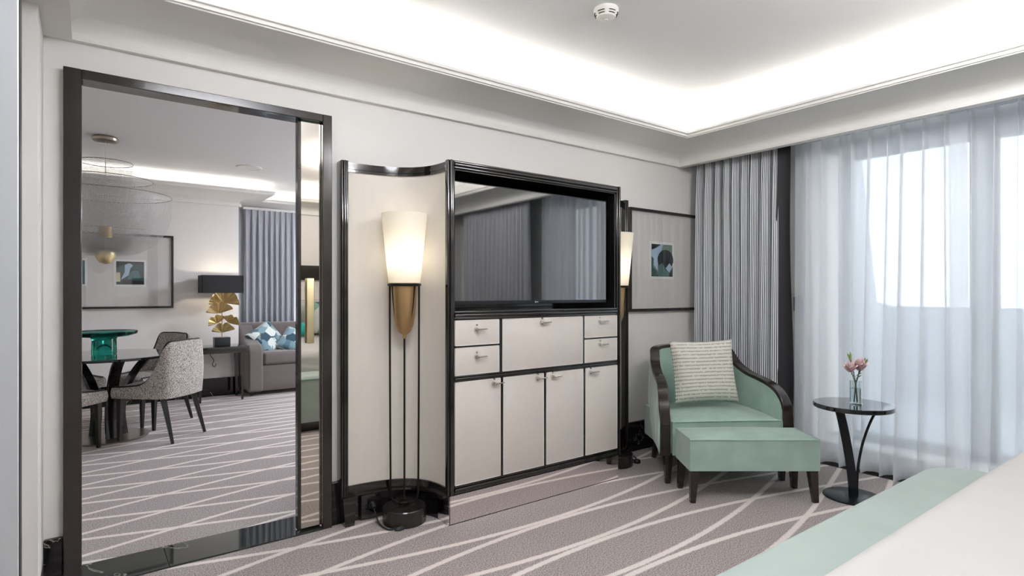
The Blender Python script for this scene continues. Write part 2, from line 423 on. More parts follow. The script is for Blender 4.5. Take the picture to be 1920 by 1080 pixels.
def poly_inset(poly, d):
    n = len(poly); out = []
    for i in range(n):
        p0 = Vector(poly[i-1]); p1 = Vector(poly[i]); p2 = Vector(poly[(i+1) % n])
        a = (p1-p0).normalized(); b = (p2-p1).normalized()
        na = Vector((-a.y, a.x)); nb = Vector((-b.y, b.x))      # left normals: polygon runs anticlockwise
        k = 1+na.dot(nb); q = p1+(na+nb)*(d/k); out.append((q.x, q.y))
    return out
def ring(poly, prof):
    mb = MB(); n = len(poly)
    for o_, z in prof:
        for x, y in poly_inset(poly, o_): mb.v.append((x, y, z))
    for i in range(len(prof)-1):
        for k in range(n): mb.f.append((i*n+k, i*n+(k+1) % n, i*n+n+(k+1) % n, i*n+n+k))
    return mb
cove = [(-.03, 2.45), (-.03, ZS), (.030, ZS), (.030, 2.318), (.026, 2.322), (.026, 2.344), (.006, 2.346), (.006, 2.352)]
cove += [(.006+.324*(1-math.cos(t*PI/24)), 2.352+.088*math.sin(t*PI/24)) for t in range(0, 13)]
cove += [(.330, 2.447), (.342, 2.447), (.342, 2.458), (.336, 2.460), (.336, 2.466), (.350, 2.468), (.350, 2.484), (.335, 2.484), (.335, 2.462), (-.03, 2.462)]
BED_RING = [(XL, YF), (XR, YF), (XR, YW), (XL, YW)]
struct('trim_1', ring(BED_RING, cove), 'paint', 'white coved cornice with stepped lip around the ceiling', angle=28)
led = ring(BED_RING, [(.17, 2.466), (.205, 2.466)])
tag(led.build('led_strip', 'led', recalc=False), 'continuous light strip hidden in the bedroom ceiling cove', 'light strip')
struct('trim_2', MB().box(XL-.029, XL-.005, YF, YW, 2.45, CEIL).box(XR-.001, XR+.03, YF, YW, 2.44, CEIL), 'paint')
struct('ceiling', MB().box(XR+.02, 4.9, YF, YW, 2.50, 2.56), 'paint', 'curtain pocket above the window')

# doorway lining, threshold and sliding leaf
fr = MB()
fr.box(-.08, -.018, 3.0, 3.04, 0, 2.19).box(-.0495, -.018, 3.04, 3.086, 0, 2.187).box(-.0495, -.018, 3.086, 3.30, 0, 2.24).box(.996, 1.045, 3.0, 3.028, 0, 2.19).box(.985, 1.011, 3.085, 3.30, 0, 2.24)
fr.box(-.018, .996, 3.0, 3.028, 2.150, 2.19).box(-.018, .985, 3.085, 3.30, 2.205, 2.24)
struct('trim_3', fr, 'frame_lacquer', 'dark lacquered doorway frame', bevel=.003)
th = struct('trim_4', MB().box(-.018, .996, 3.0, 3.255, -.1, .001), 'slot_dark', 'polished black marble threshold')
MB().box(-.018, .298, 3.0, 3.255, .0, .008).build('marble_slab', 'marble_threshold', th, bevel=.0015)
MB().box(.300, .996, 3.0, 3.255, .0, .008).build('marble_slab', 'marble_threshold', th, bevel=.0015)
dl = struct('door_1', MB().box(.877, 1.045, 3.037, 3.078, .014, 2.185), 'frame_lacquer', 'mirror-clad sliding door leaf half inside its pocket', bevel=.002)
MB().box(.893, 1.043, 3.033, 3.0375, .02, 2.18).build('mirror_pane', 'bronze_mirror', dl)
hd = MB().rbox(.917, .955, 3.013, 3.022, .985, 1.325, .003).box(.925, .947, 3.02, 3.034, 1.00, 1.02).box(.925, .947, 3.02, 3.034, 1.29, 1.31)
tag(hd.build('handle', 'brass_bright', dl), 'flat brass pull handle')

# black marble baseboards
struct('baseboard_back', MB().box(1.047, 4.47, 3.018, YW+.01, 0, .23), 'marble_black', bevel=.003)
struct('baseboard_left', MB().box(-.143, -.082, 3.018, YW+.01, 0, .23).box(-.148+.003, -.127, 2.70, 3.03, 0, .15).box(-.75, -.127, 2.704, 2.73, 0, .15), 'marble_black', bevel=.003)

# satin wardrobe end panel close on the left
wd = thing('wardrobe', 'pale satin wardrobe panel along the left edge of the photo', 'wardrobe', (-.42, 1.6, 0))
MB().box(-.72, -.1125, 1.55, 1.60, .0, 2.30).build('door', 'wardrobe', wd, bevel=.003)
MB().box(-.113, -.1115, 1.552, 1.598, .0, 2.30).build('edge_band', 'dark_metal', wd)
MB().box(-.72, -.21, 1.60, 2.05, .0, 2.30).build('carcass', 'paint', wd)

# ------------------------------------------------------------------ window, terrace
wn = struct('window_1', MB().box(4.70, 4.80, .12, 2.12, 0, .14).box(4.70, 4.80, .12, 2.12, 2.34, 2.42), 'window_frame', 'grey framed terrace doors behind the sheer')
def sash(y0, y1, x, hl=False):
    f_ = MB().box(x, x+.05, y0, y0+.085, .14, 2.34).box(x, x+.05, y1-.085, y1, .14, 2.34).box(x, x+.05, y0, y1, .14, .20).box(x, x+.05, y0, y1, 2.26, 2.34).build('window_frame', 'window_frame', wn, bevel=.004)
    MB().box(x+.02, x+.03, y0+.08, y1-.08, .20, 2.26).build('pane', 'pane', f_)
    if hl: MB().rbox(x-.035, x-.02, y0+.03, y0+.055, .93, 1.12, .005).box(x-.02, x, y0+.035, y0+.05, 1.0, 1.03).build('handle', 'dark_metal', f_)
sash(1.13, 2.04, 4.70, True); sash(.20, 1.16, 4.755)
struct('wall_sill', MB().box(4.44, 4.72, .12, 2.12, 0, .135), 'paint', 'raised step below the terrace doors')
gr = thing('floor_grille', 'dark slotted floor grille at the foot of the sheer curtain', 'grille', (4.37, 1.2, 0))
MB().box(4.30, 4.435, .14, 2.10, 0, .004).build('grille_frame', 'grille', gr)
for k in range(5): MB().box(4.312+k*.025, 4.322+k*.025, .15, 2.09, .004, .009).build('slat', 'dark_metal', gr)
ter = struct('floor_terrace', MB().box(4.8, 7.2, -2.5, 4.5, -.1, .10), 'terrace_wall', 'pale tiled terrace floor')
tm = None
for i in range(4):
    for j in range(10):
        x0 = 4.82+i*.585; y0 = -2.2+j*.585
        if tm is None: tm = MB().box(0, .577, 0, .577, .10, .118).build('tile', 'terrace_tile', ter); tm.location = (x0, y0, 0)
        else:
            c = tm.copy(); COL.objects.link(c); c.parent = ter; c.location = (x0, y0, 0)
struct('wall_parapet', MB().box(7.05, 7.2, -2.5, 4.5, 0, 1.10), 'terrace_wall', 'grey terrace parapet')
struct('wall_terrace', MB().prism([(4.9, 0), (7.1, 0), (7.1, 1.1), (6.65, 1.15), (6.2, 2.9), (4.9, 2.9)], 2.50, 2.7), 'terrace_wall', 'pale sloping side wall of the terrace')

# ------------------------------------------------------------------ curtains
def drape(name, label, group, x, y0, y1, z0, z1, folds, amp, m, seedv, lining=None, freq=1.0, flare=1.0):
    rnd = random.Random(seedv); ph = [rnd.uniform(0, 6.28) for _ in range(6)]; dev = [rnd.uniform(.6, 1.25) for _ in range(folds+2)]
    def off(u, v):
        a = u*folds+.12*math.sin(u*9+ph[0]); k = int(a); w_ = a-k
        am = dev[k % len(dev)]*(1-w_)+dev[(k+1) % len(dev)]*w_
        top = .55+.45*min(1, (1-v)*6)
        s_ = math.sin(2*PI*a)
        return amp*am*top*(s_*.75+.35*math.sin(4*PI*a+ph[1]+v*.8))+amp*.25*math.sin(7*u+ph[2]+2.2*(1-v))
    def pos(u, v):
        y = y0+(y1-y0)*u
        y += .010*math.sin(2*PI*u*folds*1.0+ph[3]+1.3*v)*(1-v*.3)
        return (x+off(u, v), y, z0+(z1-z0)*v)
    nu = folds*16
    # arc length along the cloth at mid height gives the cloth U
    arc = [0]
    for i in range(nu):
        a = Vector(pos(i/nu, .5)); b = Vector(pos((i+1)/nu, .5)); arc.append(arc[-1]+(b-a).length)
    mb = MB().grid(pos, nu, 26, lambda u, v: (arc[round(u*nu)]*freq, v))
    t = thing(name, label, 'curtain', (x, (y0+y1)/2, z0), group=group)
    mb.build('cloth', m, t, angle=180)
    MB().box(x-.012, x+.012, min(y0, y1), max(y0, y1), z1, z1+.03).build('track', 'paint', t)
    return t, pos
dr, dpos = drape('striped_curtain', 'grey pin-striped drape with black edge behind the green armchair', 'striped drapes', 4.19, 2.985, 2.245, .015, 2.46, 9, .058, 'curtain_stripe', 3)
# dark turned edge of the drape
MB().grid(lambda u, v: (4.165+.03*math.sin(u*2.6)-.02*u, 2.248-.115*u*(1+.10*math.sin(5*v))-.008*math.sin(8*v), .015+2.445*v), 8, 30).build('lining', 'lining', dr, angle=180)
drape('striped_curtain', 'grey pin-striped drape drawn back at the bed end of the window', 'striped drapes', 4.17, .16, -1.25, .015, 2.46, 16, .05, 'curtain_stripe', 5)

def sheer(name, label, y0, y1, x, npl, seedv):
    """pinch-pleated net: narrow deep pleats with slack cloth hanging between"""
    rnd = random.Random(seedv); cuts = [0]+sorted((k+rnd.uniform(-.22, .22))/npl for k in range(1, npl))+[1]
    dep = [rnd.uniform(.06, .10) for _ in cuts]; wd_ = [rnd.uniform(.006, .012) for _ in cuts]; lean = [rnd.uniform(-.045, .045) for _ in cuts]
    sl = [rnd.uniform(.02, .05) for _ in cuts]
    cols = []   # each column: function of v -> (x, y)
    L_ = y1-y0; sg = 1 if L_ > 0 else -1
    for k in range(len(cuts)):
        yc = y0+L_*cuts[k]
        if 0 < k < len(cuts)-1:
            for q in range(9):
                a = q/8; 
                def col_(v, a=a, k=k, yc=yc):
                    op = .35+.65*(1-v)**.6+.25*math.sin(3*v+k)*(1-v)
                    dx = -dep[k]*math.sin(PI*a)*(.55+.45*op)
                    return (x+dx, yc+sg*wd_[k]*(2*a-1)*(.35+1.1*op)+lean[k]*(1-v)**1.4)
                cols.append(col_)
        else:
            cols.append(lambda v, yc=yc, k=k: (x, yc+lean[k]*.4*(1-v)))
        if k < len(cuts)-1:
            yn = y0+L_*cuts[k+1]
            for q in range(1, 8):
                a = q/8
                def col2(v, a=a, k=k, yc=yc, yn=yn):
                    dx = sl[k]*math.sin(PI*a)*(.3+.7*(1-v))
                    return (x+dx, yc+(yn-yc)*a*.86+(yn-yc)*.07+(lean[k]*(1-a)+lean[k+1]*a)*(1-v)**1.4)
                cols.append(col2)
    nv = 22; mb = MB(); n = len(cols)
    for cf in cols:
        for j in range(nv+1):
            v = j/nv; q = cf(v); mb.v.append((q[0], q[1], .012+2.44*v))
    for i in range(n-1):
        for j in range(nv):
            a = i*(nv+1)+j; mb.f.append((a, a+nv+1, a+nv+2, a+1))
    t = thing(name, label, 'curtain', (x, (y0+y1)/2, .012), group='sheer curtains')
    mb.build('cloth', 'sheer', t, angle=180)
    MB().box(x-.006, x+.008, min(y0, y1), max(y0, y1), 2.37, 2.45).build('heading_tape', 'sheer_net', t)
sheer('sheer_curtain', 'white sheer curtain hanging beside the striped drape behind the round side table', 2.19, 1.13, 4.33, 10, 11)
sheer('sheer_curtain', 'white sheer curtain at the right edge of the photo over the terrace doors', 1.24, .14, 4.375, 10, 23)

sw = thing('switch_plate', 'small grey switch plate on the wall between drape and sheer', 'switch', (4.465, 2.235, 1.10))
MB().rbox(4.458, 4.471, 2.19, 2.27, 1.105, 1.215, .003).build('plate', 'grey_plate', sw)
MB().rbox(4.453, 4.460, 2.205, 2.255, 1.12, 1.20, .002).build('rocker', 'grey_plate', sw)

# ------------------------------------------------------------------ television cabinet
CX = 2.222; CF = 2.645
cab = thing('tv_cabinet', 'black lacquered cabinet with cream leather doors, concave side wings and mirrored plinth', 'cabinet', (CX, 2.84, 0))
X0, X1 = 1.548, 2.896
b = MB()
b.box(X0+.006, X0+.05, 2.66, 3.03, .155, 1.95).box(X1-.05, X1-.006, 2.66, 3.03, .155, 1.95).box(X0+.006, X1-.006, 2.66, 3.03, 1.915, 1.95)
b.box(X0+.05, X1-.05, 2.98, 3.03, .155, 1.95).box(X0+.05, X1-.05, 2.665, 2.98, 1.10, 1.146).box(X0+.05, X1-.05, 2.665, 2.98, .155, 1.10)
b.build('carcass', 'black_gloss', cab)
def reed(x0, x1, z0, z1, vertical):
    """frame rail made of three rounded beads"""
    mb = MB()
    if vertical:
        wd_ = (x1-x0)/3
        for k in range(3): mb.rbox(x0+k*wd_, x0+(k+1)*wd_, CF+.004*(k != 1)-.004*(k == 1), 2.68, z0, z1, wd_*.33, 3)
    else:
        wd_ = (z1-z0)/3
        for k in range(3): mb.rbox(x0, x1, CF+.004*(k != 1)-.004*(k == 1), 2.68, z0+k*wd_, z0+(k+1)*wd_, wd_*.33, 3)
    return mb
reed(X0, X0+.042, .155, 1.966, True).build('stile', 'black_gloss', cab)
reed(X1-.036, X1, .155, 1.966, True).build('stile', 'black_gloss', cab)
reed(X0+.042, X1-.036, 1.921, 1.966, False).build('top_rail', 'black_gloss', cab)
reed(X0+.042, X1-.036, 1.100, 1.150, False).build('rail', 'black_gloss', cab)
reed(X0+.042, X1-.036, .764, .797, False).build('rail', 'black_gloss', cab)
reed(X0+.042, X1-.036, .155, .203, False).build('bottom_rail', 'black_gloss', cab)
MB().box(1.886, 1.907, CF+.004, 2.68, .797, 1.10).build('divider', 'black_gloss', cab)
MB().box(2.541, 2.556, CF+.004, 2.68, .797, 1.10).build('divider', 'black_gloss', cab)
for x in (1.895, 2.2165, 2.546): MB().box(x, x+.018, CF+.004, 2.68, .203, .764).build('divider', 'black_gloss', cab)
MB().box(1.592, 1.886, CF+.004, 2.68, .950, .958).build('divider', 'black_gloss', cab)
MB().box(2.556, 2.858, CF+.004, 2.68, .948, .956).build('divider', 'black_gloss', cab)
def front(name, x0, x1, z0, z1, hx, hz):
    p_ = MB().rbox(x0, x1, CF+.003, 2.675, z0, z1, .0025, 2).build(name, 'leather_cream', cab)
    e_ = MB()
    for a in ((x0, x1, z0, z0+.003), (x0, x1, z1-.003, z1), (x0, x0+.003, z0, z1), (x1-.003, x1, z0, z1)):
        e_.box(a[0], a[1], CF+.0015, CF+.006, a[2], a[3])
    e_.build('edge_trim', 'white_edge', p_)
    h = MB().frustum((hx, CF+.004, hz), .012, (hx, CF-.012, hz), .010, 16).frustum((hx, CF-.016, hz), .0055, (hx+.062, CF-.020, hz+.003), .0042, 10)
    h.frustum((hx, CF-.010, hz), .006, (hx, CF-.024, hz), .006, 10).frustum((hx+.004, CF+.004, hz+.026), .0055, (hx+.004, CF-.006, hz+.026), .0050, 12)
    tag(h.build('handle', 'chrome', p_), 'small chrome lever knob')
front('drawer', 1.593, 1.885, .960, 1.098, 1.725, 1.045); front('drawer', 1.593, 1.885, .799, .949, 1.725, .893)
front('flap_door', 1.908, 2.540, .798, 1.098, 2.196, 1.068)
front('drawer', 2.557, 2.857, .958, 1.098, 2.690, 1.060); front('drawer', 2.557, 2.857, .799, .947, 2.690, .909)
for x0, x1, hx in ((1.593, 1.894, 1.843), (1.914, 2.216, 2.162), (2.236, 2.545, 2.281), (2.565, 2.859, 2.603)):
    front('door', x0, x1, .204, .763, hx, .735)
MB().box(X0+.008, X1-.03, CF+.001, CF+.010, .004, .154).build('mirror_plinth', 'mirror', cab)
MB().box(X0+.006, X0+.012, CF+.001, 2.80, .004, .154).build('mirror_plinth', 'mirror', cab)
MB().box(X0+.012, X1-.034, CF+.011, 3.02, 0, .156).build('plinth_core', 'rubber', cab)
MB().box(X0+.006, X1-.03, CF, CF+.004, 0, .004).build('plinth_seal', 'slot_dark', cab)

def wing(xa, sgn, W):
    """concave wing: plan curve from the wall (xa) round to the front stile"""
    D = .345; yb = 2.665; n = 2.7
    def pc(t, o_=0.):
        a = t*PI/2
        x = xa+sgn*(W-o_)*math.sin(a)**(2/n) if t > 0 else xa
        y = yb+(D-o_)*max(0, math.cos(a))**(2/n)
        return x, y
    N_ = 36
    def strip(name, z0, z1, o0, o1, m, par=cab):
        mb = MB(); T = [i/N_ for i in range(N_+1)]
        for t in T:
            xi, yi = pc(t, o0); xo, yo = pc(t, o1)
            mb.v += [(xi, yi, z0), (xi, yi, z1), (xo, yo, z1), (xo, yo, z0)]
        for i in range(N_):
            for k in range(4): mb.f.append((i*4+k, i*4+(k+1) % 4, i*4+4+(k+1) % 4, i*4+4+k))
        mb.f += [(3, 2, 1, 0), tuple(range(N_*4, N_*4+4))]
        return mb.build(name, m, par, angle=40)
    wp = strip('wing_panel', .195, 1.915, .004, -.012, 'linen_panel')
    tag(wp, 'concave cream panel')
    for z0, z1, o_ in ((1.905, 1.922, .012), (1.920, 1.938, .018), (1.936, 1.955, .012)): strip('wing_top_rail', z0, z1, o_, -.012, 'black_gloss')
    strip('wing_bottom_rail', .158, .202, .014, -.012, 'black_gloss')
    strip('wing_plinth', .0, .150, -.004, -.014, 'black_gloss')
    strip('wing_ledge', .146, .158, .03, -.012, 'black_gloss')
    a0, a1 = sorted((xa-sgn*.026, xa+sgn*.012))
    pm = MB(); wd_ = (a1-a0)/3
    for k in range(3): pm.rbox(a0+k*wd_, a0+(k+1)*wd_, 2.958+.004*(k != 1), 3.035, .155, 1.957, wd_*.33, 3)
    pm.build('wing_post', 'black_gloss', cab)
    c0, c1 = sorted((xa-sgn*.020, xa+sgn*.055))
    MB().prism([(c0, .155), (c1, .155), (c1-.012 if sgn > 0 else c1, 0), (c0+.012 if sgn > 0 else c0, 0)], 2.955, 3.01).build('wing_foot', 'black_gloss', cab)
wing(1.108, 1, .448); wing(3.30, -1, .412)

tv = thing('television', 'large flat black television in the cabinet niche', 'television', (2.21, 2.74, 1.147))
MB().rbox(1.602, 2.812, 2.702, 2.735, 1.183, 1.868, .004).build('bezel', 'tv_bezel', tv)
MB().box(1.609, 2.805, 2.7005, 2.7025, 1.203, 1.861).build('screen', 'tv_screen', tv)
MB().box(1.75, 2.66, 2.735, 2.80, 1.25, 1.75).build('back_case', 'rubber', tv)
MB().box(2.05, 2.35, 2.80, 2.979, 1.40, 1.60).build('wall_bracket', 'rubber', tv)
lg = MB().lathe([(0, -.001), (.0055, -.001), (.0055, .001), (0, .001)], (0, 0, 0), 12)
lg.v = [(2.195+a, 2.7005+c*.4, 1.193+b_) for a, b_, c in lg.v]
lg.box(2.204, 2.216, 2.7001, 2.7015, 1.190, 1.196)
tag(lg.build('maker_mark', 'logo_grey', tv), 'tiny pale maker mark')

# ------------------------------------------------------------------ floor lamps
def floor_lamp(x, y, label, z_light=1.43):
    t = thing('floor_lamp', label, 'lamp', (x, y, 0), RV, 'pair of brass and opal floor lamps')
    B = lambda mb, n, m, par=t, **k: mb.build(n, m, par, world=False, **k)
    B(MB().lathe([(0, 0), (.112, 0), (.118, .004), (.118, .082), (.114, .087), (0, .087)], n=48), 'base', 'lamp_stone')
    B(MB().lathe([(0, .087), (.028, .087), (.028, .108), (.022, .113), (.006, .113), (.006, .135), (0, .135)], n=24), 'hub', 'dark_metal')
    for sg in (-1, 1):
        path = crm([(sg*.080, 0, 1.29), (sg*.079, 0, .8), (sg*.076, 0, .25), (sg*.072, 0, .140), (sg*.055, 0, .112), (sg*.026, 0, .098)], 6)
        B(MB().tube(path, .0055, 8), 'rod', 'dark_metal')
        rib = crm([(sg*.062, -.030, 1.285), (sg*.050, -.032, 1.16), (sg*.028, -.030, 1.07), (0, 0, 1.015)], 6)
        B(MB().tube(rib, .0035, 6), 'rib', 'dark_metal')
    B(MB().tube([(0, 0, .13), (0, 0, .6), (0, 0, 1.02)], .0055, 8), 'stem', 'dark_metal')
    B(MB().lathe([(0, .995), (.010, 1.0), (.010, 1.018), (.034, 1.035), (.050, 1.075), (.058, 1.13), (.063, 1.20), (.066, 1.285), (.062, 1.285), (.056, 1.14), (.045, 1.075), (0, 1.04)], n=36), 'cup', 'brass')
    ringp = [(.084*math.cos(a*PI/20), .084*math.sin(a*PI/20), 1.293) for a in range(40)]
    B(MB().tube(ringp, .008, 8, closed=True), 'ring', 'dark_metal')
    B(MB().lathe([(.086, 1.302), (.124, 1.680), (.1205, 1.680), (.083, 1.303)], n=48, closed=True), 'shade', 'opal_shade')
    B(MB().lathe([(0, 1.29), (.082, 1.290), (.082, 1.298), (0, 1.298)], n=32), 'tray', 'brass')
    bl = B(MB().lathe([(0, 1.298), (.014, 1.298), (.014, 1.34), (.028, 1.38), (.030, 1.41), (.02, 1.44), (0, 1.45)], n=20), 'bulb', 'opal')
    l = bpy.data.lights.new('lamp_light', 'POINT'); l.energy = LAMP_W; l.color = (1, .96, .90); l.shadow_soft_size = .035
    lo = bpy.data.objects.new('lamp_light', l); COL.objects.link(lo); lo.parent = t; lo.location = (0, 0, z_light-.0)
    return t
lampL = floor_lamp(1.392, 2.850, 'lit opal-shaded brass floor lamp in the niche between doorway and television')
lampR = floor_lamp(3.085, 2.865, 'lit opal-shaded floor lamp half hidden right of the television cabinet')
# cords
cp = crm([(1.262, 2.975, .075), (1.262, 2.945, .05), (1.258, 2.88, .012), (1.262, 2.80, .006), (1.278, 2.768, .008), (1.300, 2.765, .012)], 8)
cd = tag(MB().tube(cp, .0042, 8).build('lamp_cord', 'rubber'), 'black cord with foot switch lying in front of the left lamp', 'cord')
fs = MB().lathe([(0, .022), (.016, .021), (.028, .014), (.032, .005), (.028, 0), (0, 0)], n=20)
fs.v = [(1.322+a*1.0, 2.760+b_*.65, c) for a, b_, c in fs.v]; fs.build('foot_switch', 'rubber', cd)
MB().frustum((1.262, 2.985, .085), .018, (1.262, 2.955, .068), .012, 12).build('plug', 'rubber', cd)
op = thing('socket_plate', 'black socket plate on the niche plinth behind the left lamp cord', 'socket', (1.25, 2.99, 0))
MB().rbox(1.20, 1.31, 2.982, 2.998, .008, .140, .003).build('plate', 'black_gloss', op)
MB().lathe([(0, 0), (.022, 0), (.022, .003), (0, .003)], (0, 0, 0), 18).build('socket_face', 'rubber', op, world=False).location = (.012, -.012, .078)
op.children[-1].rotation_euler = (PI/2, 0, 0)
ft = tag(MB().tube(crm([(3.20, 2.80, .012), (3.235, 2.795, .01), (3.25, 2.83, .03), (3.23, 2.86, .05), (3.215, 2.84, .03), (3.225, 2.80, .012)], 8), .005, 8).build('lamp_cord', 'rubber'), 'black coiled cord lying at the right lamp foot', 'cord')
fs = MB().lathe([(0, .03), (.018, .027), (.026, .014), (.024, 0), (0, 0)], n=18); fs.v = [(3.235+a, 2.80+b_, c) for a, b_, c in fs.v]; fs.build('foot_switch', 'rubber', ft)

# ------------------------------------------------------------------ framed print on the wall
def shape(par, pts, x0, z0, w_, h_, y, m, name='print_shape'):
    MB().prism([(x0+a*w_, z0+b_*h_) for a, b_ in pts], y-.0006, y+.0004).build(name, m, par)
def ell(cx, cy, rx, ry, n=20, a0=0, a1=2*PI): return [(cx+rx*math.cos(a0+(a1-a0)*k/n), cy+ry*math.sin(a0+(a1-a0)*k/n)) for k in range(n+(0 if a1-a0 > 6.2 else 1))]
def framed(name, label, x0, x1, z0, z1, yb, prints, fw=.022):
    t = thing(name, label, 'picture', ((x0+x1)/2, yb, z0))
    f_ = MB().box(x0, x1, yb-.035, yb, z1-fw, z1).box(x0, x1, yb-.035, yb, z0, z0+fw).box(x0, x0+fw, yb-.035, yb, z0+fw, z1-fw).box(x1-fw, x1, yb-.035, yb, z0+fw, z1-fw)
    f_.build('frame', 'frame_lacquer', t, bevel=.002)
    MB().box(x0+fw*.5, x1-fw*.5, yb-.015, yb-.003, z0+fw*.5, z1-fw*.5).build('mount', 'mat_board', t)
    for px, pz, pw, ph, brd, shp, bgm in prints:
        pr = MB().box(px, px+pw, yb-.0175, yb-.014, pz, pz+ph).build('print', 'print_white', t)
        MB().box(px+brd, px+pw-brd, yb-.0185, yb-.017, pz+brd, pz+ph-brd).build('print_ground', bgm, pr)
        for q, (pts, mm) in enumerate(shp): shape(pr, pts, px+brd, pz+brd, pw-2*brd, ph-2*brd, yb-.019-.0006*q, mm)
    MB().box(x0+fw*.6, x1-fw*.6, yb-.026, yb-.024, z0+fw*.6, z1-fw*.6).build('glass', 'picture_glass', t)
    return t
art1 = [([(0, 1), (0, .60), (.12, .55), (.10, .35), (.28, .20), (.30, .45), (.42, .65), (.55, 1)], 'ink_blue'),
        ([(0, 1), (0, .82), (.15, .86), (.40, .97), (.40, 1)], 'ink_black'),
        (ell(.66, .52, .38, .32, 24), 'ink_black'), ([(.0, 0), (0, .62), (.07, .55), (.06, .28), (.25, .16), (.32, .02), (.32, 0)], 'ink_dark_teal'),
        ([(.30, 0), (.34, .35), (.48, .42), (.66, .25), (.74, 0)], 'ink_teal'), ([(.66, .26), (.84, .42), (.98, .30), (.86, .12), (.78, .16)], 'ink_blue'), ([(.82, 0), (.86, .14), (1, .32), (1, 0)], 'ink_black')]
framed('framed_print', 'wide pale framed print with one small teal abstract beside the drape', 3.392, 4.30, 1.100, 1.920, YW, [(3.644, 1.362, .306, .304, .020, art1, 'ink_sage')])

# ------------------------------------------------------------------ armchair, cushion, ottoman
ax, ay = rf(1.41, 3.735)
ch = thing('armchair', 'mint green velvet armchair with dark wooden rail and legs', 'armchair', (ax, ay, 0), RV+math.radians(4))
half = [(.415, .0, .42), (.415, .02, .505), (.403, .07, .574), (.385, .14, .617), (.362, .25, .645), (.338, .38, .668), (.314, .50, .715), (.296, .57, .775), (.275, .615, .825), (.18, .65, .842), (0, .66, .848)]
U = crm([(-a, b_, c) for a, b_, c in half][:-1]+[(a, b_, c) for a, b_, c in half[::-1]], 6)
def plan_norm(P, i):
    a = P[max(0, i-1)]; b_ = P[min(len(P)-1, i+1)]; d_ = Vector((b_.x-a.x, b_.y-a.y, 0)); 
    d_ = d_.normalized() if d_.length > 1e-6 else Vector((0, 1, 0)); return Vector((-d_.y, d_.x, 0))   # outward: the path runs clockwise round the back
def shell(P, zb, th, bulge_o=.0, nz=8):
    """wrapped upholstered shell under a rail path, outer and inner skins joined"""
    mb = MB(); n = len(P); prof = []
    for j in range(nz+1): prof.append((1, j/nz))
    for j in range(nz, -1, -1): prof.append((-1, j/nz))
    for i in range(n):
        nn = plan_norm(P, i)
        for sd, v in prof:
            k = .5*th+(bulge_o if sd > 0 else .015)*math.sin(PI*v)
            q = Vector((P[i].x, P[i].y, 0))+nn*(k*sd); mb.v.append((q.x, q.y, zb+(P[i].z-.012-zb)*v))
    m_ = len(prof)
    for i in range(n-1):
        for k in range(m_): mb.f.append((i*m_+k, i*m_+(k+1) % m_, (i+1)*m_+(k+1) % m_, (i+1)*m_+k))
    mb.f += [tuple(range(m_-1, -1, -1)), tuple(range((n-1)*m_, n*m_))]
    return mb
shell(U, .19, .060, .018).build('shell', 'velvet_green', ch, world=False, angle=50)
# rail: down the arm fronts, over the arms and across the back
rail = [Vector((-.415, .0, .19)), Vector((-.416, -.003, .30))]+U+[Vector((.416, -.003, .30)), Vector((.415, .0, .19))]
wv = []; hv = []
for i, p_ in enumerate(rail):
    nn = plan_norm(U, min(max(i-2, 0), len(U)-1)); a = rail[max(0, i-1)]; b_ = rail[min(len(rail)-1, i+1)]; T = (b_-a).normalized()
    if i < 4: nn = Vector((-1, 0, 0))
    if i > len(rail)-5: nn = Vector((1, 0, 0))
    nn = (nn-T*nn.dot(T)).normalized(); wv.append(nn*.034); hv.append(T.cross(nn).normalized()*.012)
MB().ribbon(rail, wv, hv).build('rail', 'dark_wood', ch, world=False, angle=50, bevel=.004)
def crowned(x0, x1, y0, y1, z0, z1, crown, r=.03):
    def top(u, v):
        a = 2*u-1; b_ = 2*v-1
        e = max(0, (1-abs(a)**6))**.5*max(0, (1-abs(b_)**6))**.5
        c = crown*(1-a*a)*(1-b_*b_)
        return (x0+(x1-x0)*u, y0+(y1-y0)*v, z1-r+r*e+c)
    mb = MB(); n = 24; mb.grid(top, n, n)
    B = []
    for i in range(n): B.append(i*(n+1))
    for j in range(n): B.append(n*(n+1)+j)
    for i in range(n, 0, -1): B.append(i*(n+1)+n)
    for j in range(n, 0, -1): B.append(j)
    o_ = len(mb.v)
    for k in B: v = mb.v[k]; mb.v.append((v[0], v[1], z0))
    m_ = len(B)
    for k in range(m_): mb.f.append((B[k], B[(k+1) % m_], o_+(k+1) % m_, o_+k))
    mb.f.append(tuple(range(o_, o_+m_)))
    return mb
st = crowned(-.366, .366, -.005, .60, .19, .425, .028, .02).build('seat', 'velvet_green', ch, world=False, angle=45)
MB().tube([(-.366, -.006, .407), (0, -.007, .410), (.366, -.006, .407)], .005, 8).build('piping', 'piping_green', st, world=False)
for sx, sy, dx, dy in ((-1, .03, -.004, .0), (1, .03, .004, .0), (-1, .56, -.02, .05), (1, .56, .02, .05)):
    xx = .385 if sy < .1 else .27
    MB().frustum((sx*xx, sy, .20), .040, (sx*xx+dx, sy+dy, 0), .022, 4).build('leg', 'dark_wood', ch, world=False, bevel=.003)

